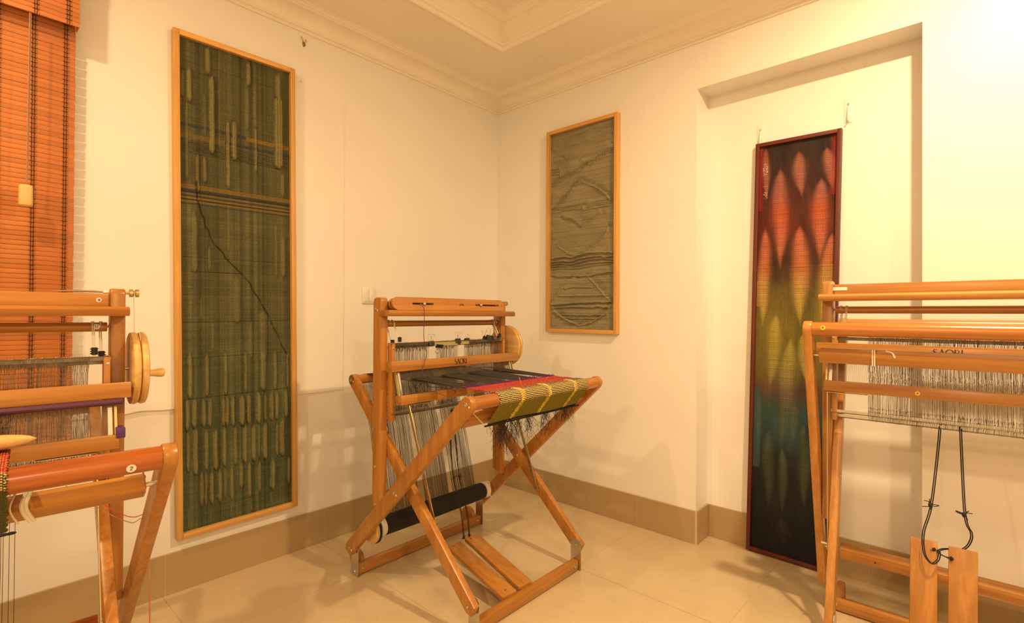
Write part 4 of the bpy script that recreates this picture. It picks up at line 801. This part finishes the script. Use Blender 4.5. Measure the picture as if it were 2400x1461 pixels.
# ---------------- loose things on the looms
def place(o, L): o.matrix_world = L.matrix_world @ o.matrix_world; return o
bpy.context.view_layer.update()
def at(L, loc, rot=(0, 0, 0)):
    return L.matrix_world @ Matrix.Translation(loc) @ Euler(rot, 'XYZ').to_matrix().to_4x4()
def slotted(L, x0, x1, hgt, label, loc, rot):
    e = empty('slotted_wood_bar', label=label, cat='weaving tool', group='slotted bars on the loom shelf'); Lh = (x1-x0)/2; r = hgt/2; th = .008
    def outline(hx_, rr, n=12): return [(hx_-rr+rr*math.sin(a), rr*math.cos(a)) for a in [math.pi*i/n for i in range(n+1)]]+[(-hx_+rr-rr*math.sin(a), -rr*math.cos(a)) for a in [math.pi*i/n for i in range(n+1)]]
    # plate with two long slots, cut as strips
    bm = new(); sl = [(-.70*Lh, -.36*Lh), (.40*Lh, .88*Lh)]; sh = .0045; f = []
    cols = sorted({-Lh+r, Lh-r, *[v for p in sl for v in p]})
    for a, b in zip(cols, cols[1:]):
        if (a, b) in sl: bx(bm, a, b, 0, th, sh, r); bx(bm, a, b, 0, th, -r, -sh)
        else: bx(bm, a, b, 0, th, -r, r)
    for s in (-1, 1):
        P0 = [(s*(Lh-r)+s*r*math.sin(math.pi*i/14), r*math.cos(math.pi*i/14)) for i in range(15)]
        A_ = [bm.verts.new((x_, 0, z_)) for x_, z_ in P0]; B_ = [bm.verts.new((x_, th, z_)) for x_, z_ in P0]; bm.faces.new(A_); bm.faces.new(B_[::-1])
        for i in range(15): bm.faces.new((A_[i], B_[i], B_[(i+1) % 15], A_[(i+1) % 15]))
    bmesh.ops.remove_doubles(bm, verts=bm.verts, dist=1e-5)
    obj('slotted_plate', bm, M_WL['x'] if False else M_W['x'], e, smooth=False)
    for xk in (-.52*Lh, .50*Lh):
        bm = new(); lathe(bm, (xk, 0, 0), (0, -1, 0), [(0, .006), (.001, .0078), (.007, .0075), (.009, .005), (.0092, .001)], 18); obj('thumb_nut', bm, M_STEEL, e)
    lettering('lettering', 'SAORI', .03, .058, -.0002, -.0045, .0045, e)
    e.matrix_world = at(L, loc, rot); return e
slotted(mid, -.34, .34, .056, 'wooden bar with two slots lying in front on the shelf of the middle loom', (-.020, .214, 1.1945), (-.20, 0, 0))
slotted(mid, -.34, .34, .050, 'wooden bar with slots tucked behind another on the shelf of the middle loom', (-.012, .246, 1.1925), (-.28, 0, 0))
# binder clips on the heddle shafts
def clip(L, loc, rot, w_, label, big=1.0):
    e = empty('binder_clip', label=label, cat='binder clip', group='binder clips on the heddle shaft'); hgt = .020*big
    bm = new(); poly = [(-.0070*big, -hgt*.5), (-.0085*big, -hgt*.45), (-.0012, hgt*.5), (.0012, hgt*.5), (.0085*big, -hgt*.45), (.0070*big, -hgt*.5), (0.0, -hgt*.5)]
    prism(bm, [(-.0085*big, -hgt*.5), (.0085*big, -hgt*.5), (.0014, hgt*.5), (-.0014, hgt*.5)], -w_/2, w_/2, bev=.0008); obj('clip_body', bm, M_CLIP, e)
    for s in (-1, 1):
        a = s*.55; l_ = .034*big; pts = [(-.20*w_, s*.002, hgt*.45), (-.22*w_, s*(.002+l_*.3*math.sin(abs(a))), hgt*.45+l_*.35), (-.34*w_, s*(l_*.55*math.sin(abs(a))), hgt*.45+l_*.62), (-.20*w_, s*(l_*.75*math.sin(abs(a))), hgt*.45+l_*.86), (0, s*l_*.8*math.sin(abs(a)), hgt*.45+l_*.93), (.20*w_, s*(l_*.75*math.sin(abs(a))), hgt*.45+l_*.86), (.34*w_, s*(l_*.55*math.sin(abs(a))), hgt*.45+l_*.62), (.22*w_, s*(.002+l_*.3*math.sin(abs(a))), hgt*.45+l_*.35), (.20*w_, s*.002, hgt*.45)]
        bm = new(); tube(bm, curve_pts(pts, 4), .0008, 6); obj('wire_handle', bm, M_STEEL, e)
    e.matrix_world = at(L, loc, rot); return e
clip(mid, (-.138, .2340, 1.020), (0, 0, 0), .030, 'black binder clip upright at the left gap of the heddles')
clip(mid, (-.092, .2340, 1.004), (math.pi, .10, 0), .040, 'black binder clip hanging upside down at the left gap of the heddles', .8)
clip(mid, (.021, .2340, 1.026), (0, 0, 0), .032, 'black binder clip with two handles raised at the middle gap')
clip(mid, (.079, .2340, 1.030), (.45, 0, 0), .032, 'small flat lying binder clip beside the middle gap', .55)
clip(mid, (.196, .2340, 1.036), (0, -.10, .5), .028, 'small black binder clip left of the largest clip', .8)
clip(mid, (.232, .2300, 1.034), (0, .16, 0), .048, 'largest black binder clip, tilted, near the right heddle cords', 1.15)
bm = new(); bx(bm, -.128, .018, .2310, .2318, 1.006, 1.023); o = obj('olive_spacer_strip', bm, M_CARD, smooth=False, label='olive strip clipped to the heddle shaft across the left gap', cat='strip'); o.matrix_world = at(mid, (0, 0, 0))
bm = new(); bx(bm, .036, .090, .2310, .2318, 1.008, 1.022); o = obj('olive_spacer_strip', bm, M_CARD, smooth=False, label='olive strip clipped to the heddle shaft across the right gap', cat='strip'); o.matrix_world = at(mid, (0, 0, 0))
# purple yarn dangling from the slotted bar
yp = curve_pts([(-.232, .196, 1.186), (-.224, .190, 1.185), (-.216, .188, 1.168), (-.216, .186, 1.12), (-.222, .182, 1.06), (-.219, .176, 1.01), (-.214, .170, .985), (-.228, .165, .950), (-.244, .160, .915), (-.240, .150, .878), (-.225, .140, .845), (-.19, .128, .838), (-.14, .118, .829), (-.10, .112, .812), (-.115, .11, .800)], 8)
bm = new(); tube(bm, yp, .0014, 6)
for c, r in (((-.219, .185, 1.10), .0042), ((-.216, .172, .992), .0026)):
    r0 = bmesh.ops.create_icosphere(bm, subdivisions=1, radius=r); bmesh.ops.translate(bm, vec=c, verts=r0['verts'])
for c in ((-.222, .168, .96), (-.06, .10, .825)):
    tube(bm, curve_pts([(-.12, .112, .815), (-.05, .06, .858), (-.02, .02, .870), (.0, .0, .868)], 6), .0012, 6) if c[0] > -.1 else None
o = obj('purple_yarn', bm, M_PYARN, label='purple yarn dangling from the slotted bar of the middle loom to its cloth', cat='yarn'); o.matrix_world = at(mid, (0, 0, 0))
# left loom: needle on the shelf, boat shuttle on the cloth
nd = empty('netting_needle', label='slim silver pointed needle lying on top of the left loom', cat='needle')
bm = new(); tube(bm, [(-.068, 0, 0), (-.045, 0, .0005), (-.02, 0, .001), (.02, 0, .001), (.042, 0, 0)], [.0006, .0022, .0034, .0034, .0026], 10); bmesh.ops.scale(bm, vec=(1, 1.6, 1), verts=bm.verts); obj('shaft', bm, M_STEEL, nd)
bm = new(); cyl(bm, (.042, 0, 0), (.056, 0, 0), .0042, 12, .0008); obj('white_end', bm, M_WHITE, nd)
nd.matrix_world = at(left, (.290, .281, 1.2085), (0, 0, 0))
def shuttle(L, loc, rot):
    e = empty('boat_shuttle', label='pale wooden boat shuttle with a pointed tip resting on the left loom cloth', cat='shuttle')
    Lh, n = .165, 30; bm = new(); rows = []
    for i in range(n+1):
        u = -1+2*i/n; wv = .034*max(0, 1-abs(u)**2.4)**.75+.0006; hv = .030*max(0, 1-abs(u)**4)**.6+.0012; ring_ = []
        for k in range(16):
            a = 2*math.pi*k/16; c_, s_ = math.cos(a), math.sin(a); ring_.append(bm.verts.new((u*Lh, wv*math.copysign(abs(c_)**.7, c_), .010+.004*u*u+hv*.5*math.copysign(abs(s_)**.8, s_))))
        rows.append(ring_)
    for A_, B_ in zip(rows, rows[1:]):
        for k in range(16): bm.faces.new((A_[k], A_[(k+1) % 16], B_[(k+1) % 16], B_[k]))
    bm.faces.new(rows[0][::-1]); bm.faces.new(rows[-1]); obj('hull', bm, M_WP['x'], e)
    bm = new(); bx(bm, -.075, .075, -.014, .014, .0175, .0262, bev=.001); obj('bobbin_well', bm, M_BLK, e)
    bm = new(); lathe(bm, (-.05, 0, .021), (1, 0, 0), [(0, .004), (.01, .009), (.05, .011), (.09, .009), (.1, .004)], 16); obj('bobbin', bm, M_RYARN, e)
    e.matrix_world = at(L, loc, rot); return e
shuttle(left, (.030, -.120, .876), (0, 0, -.22))
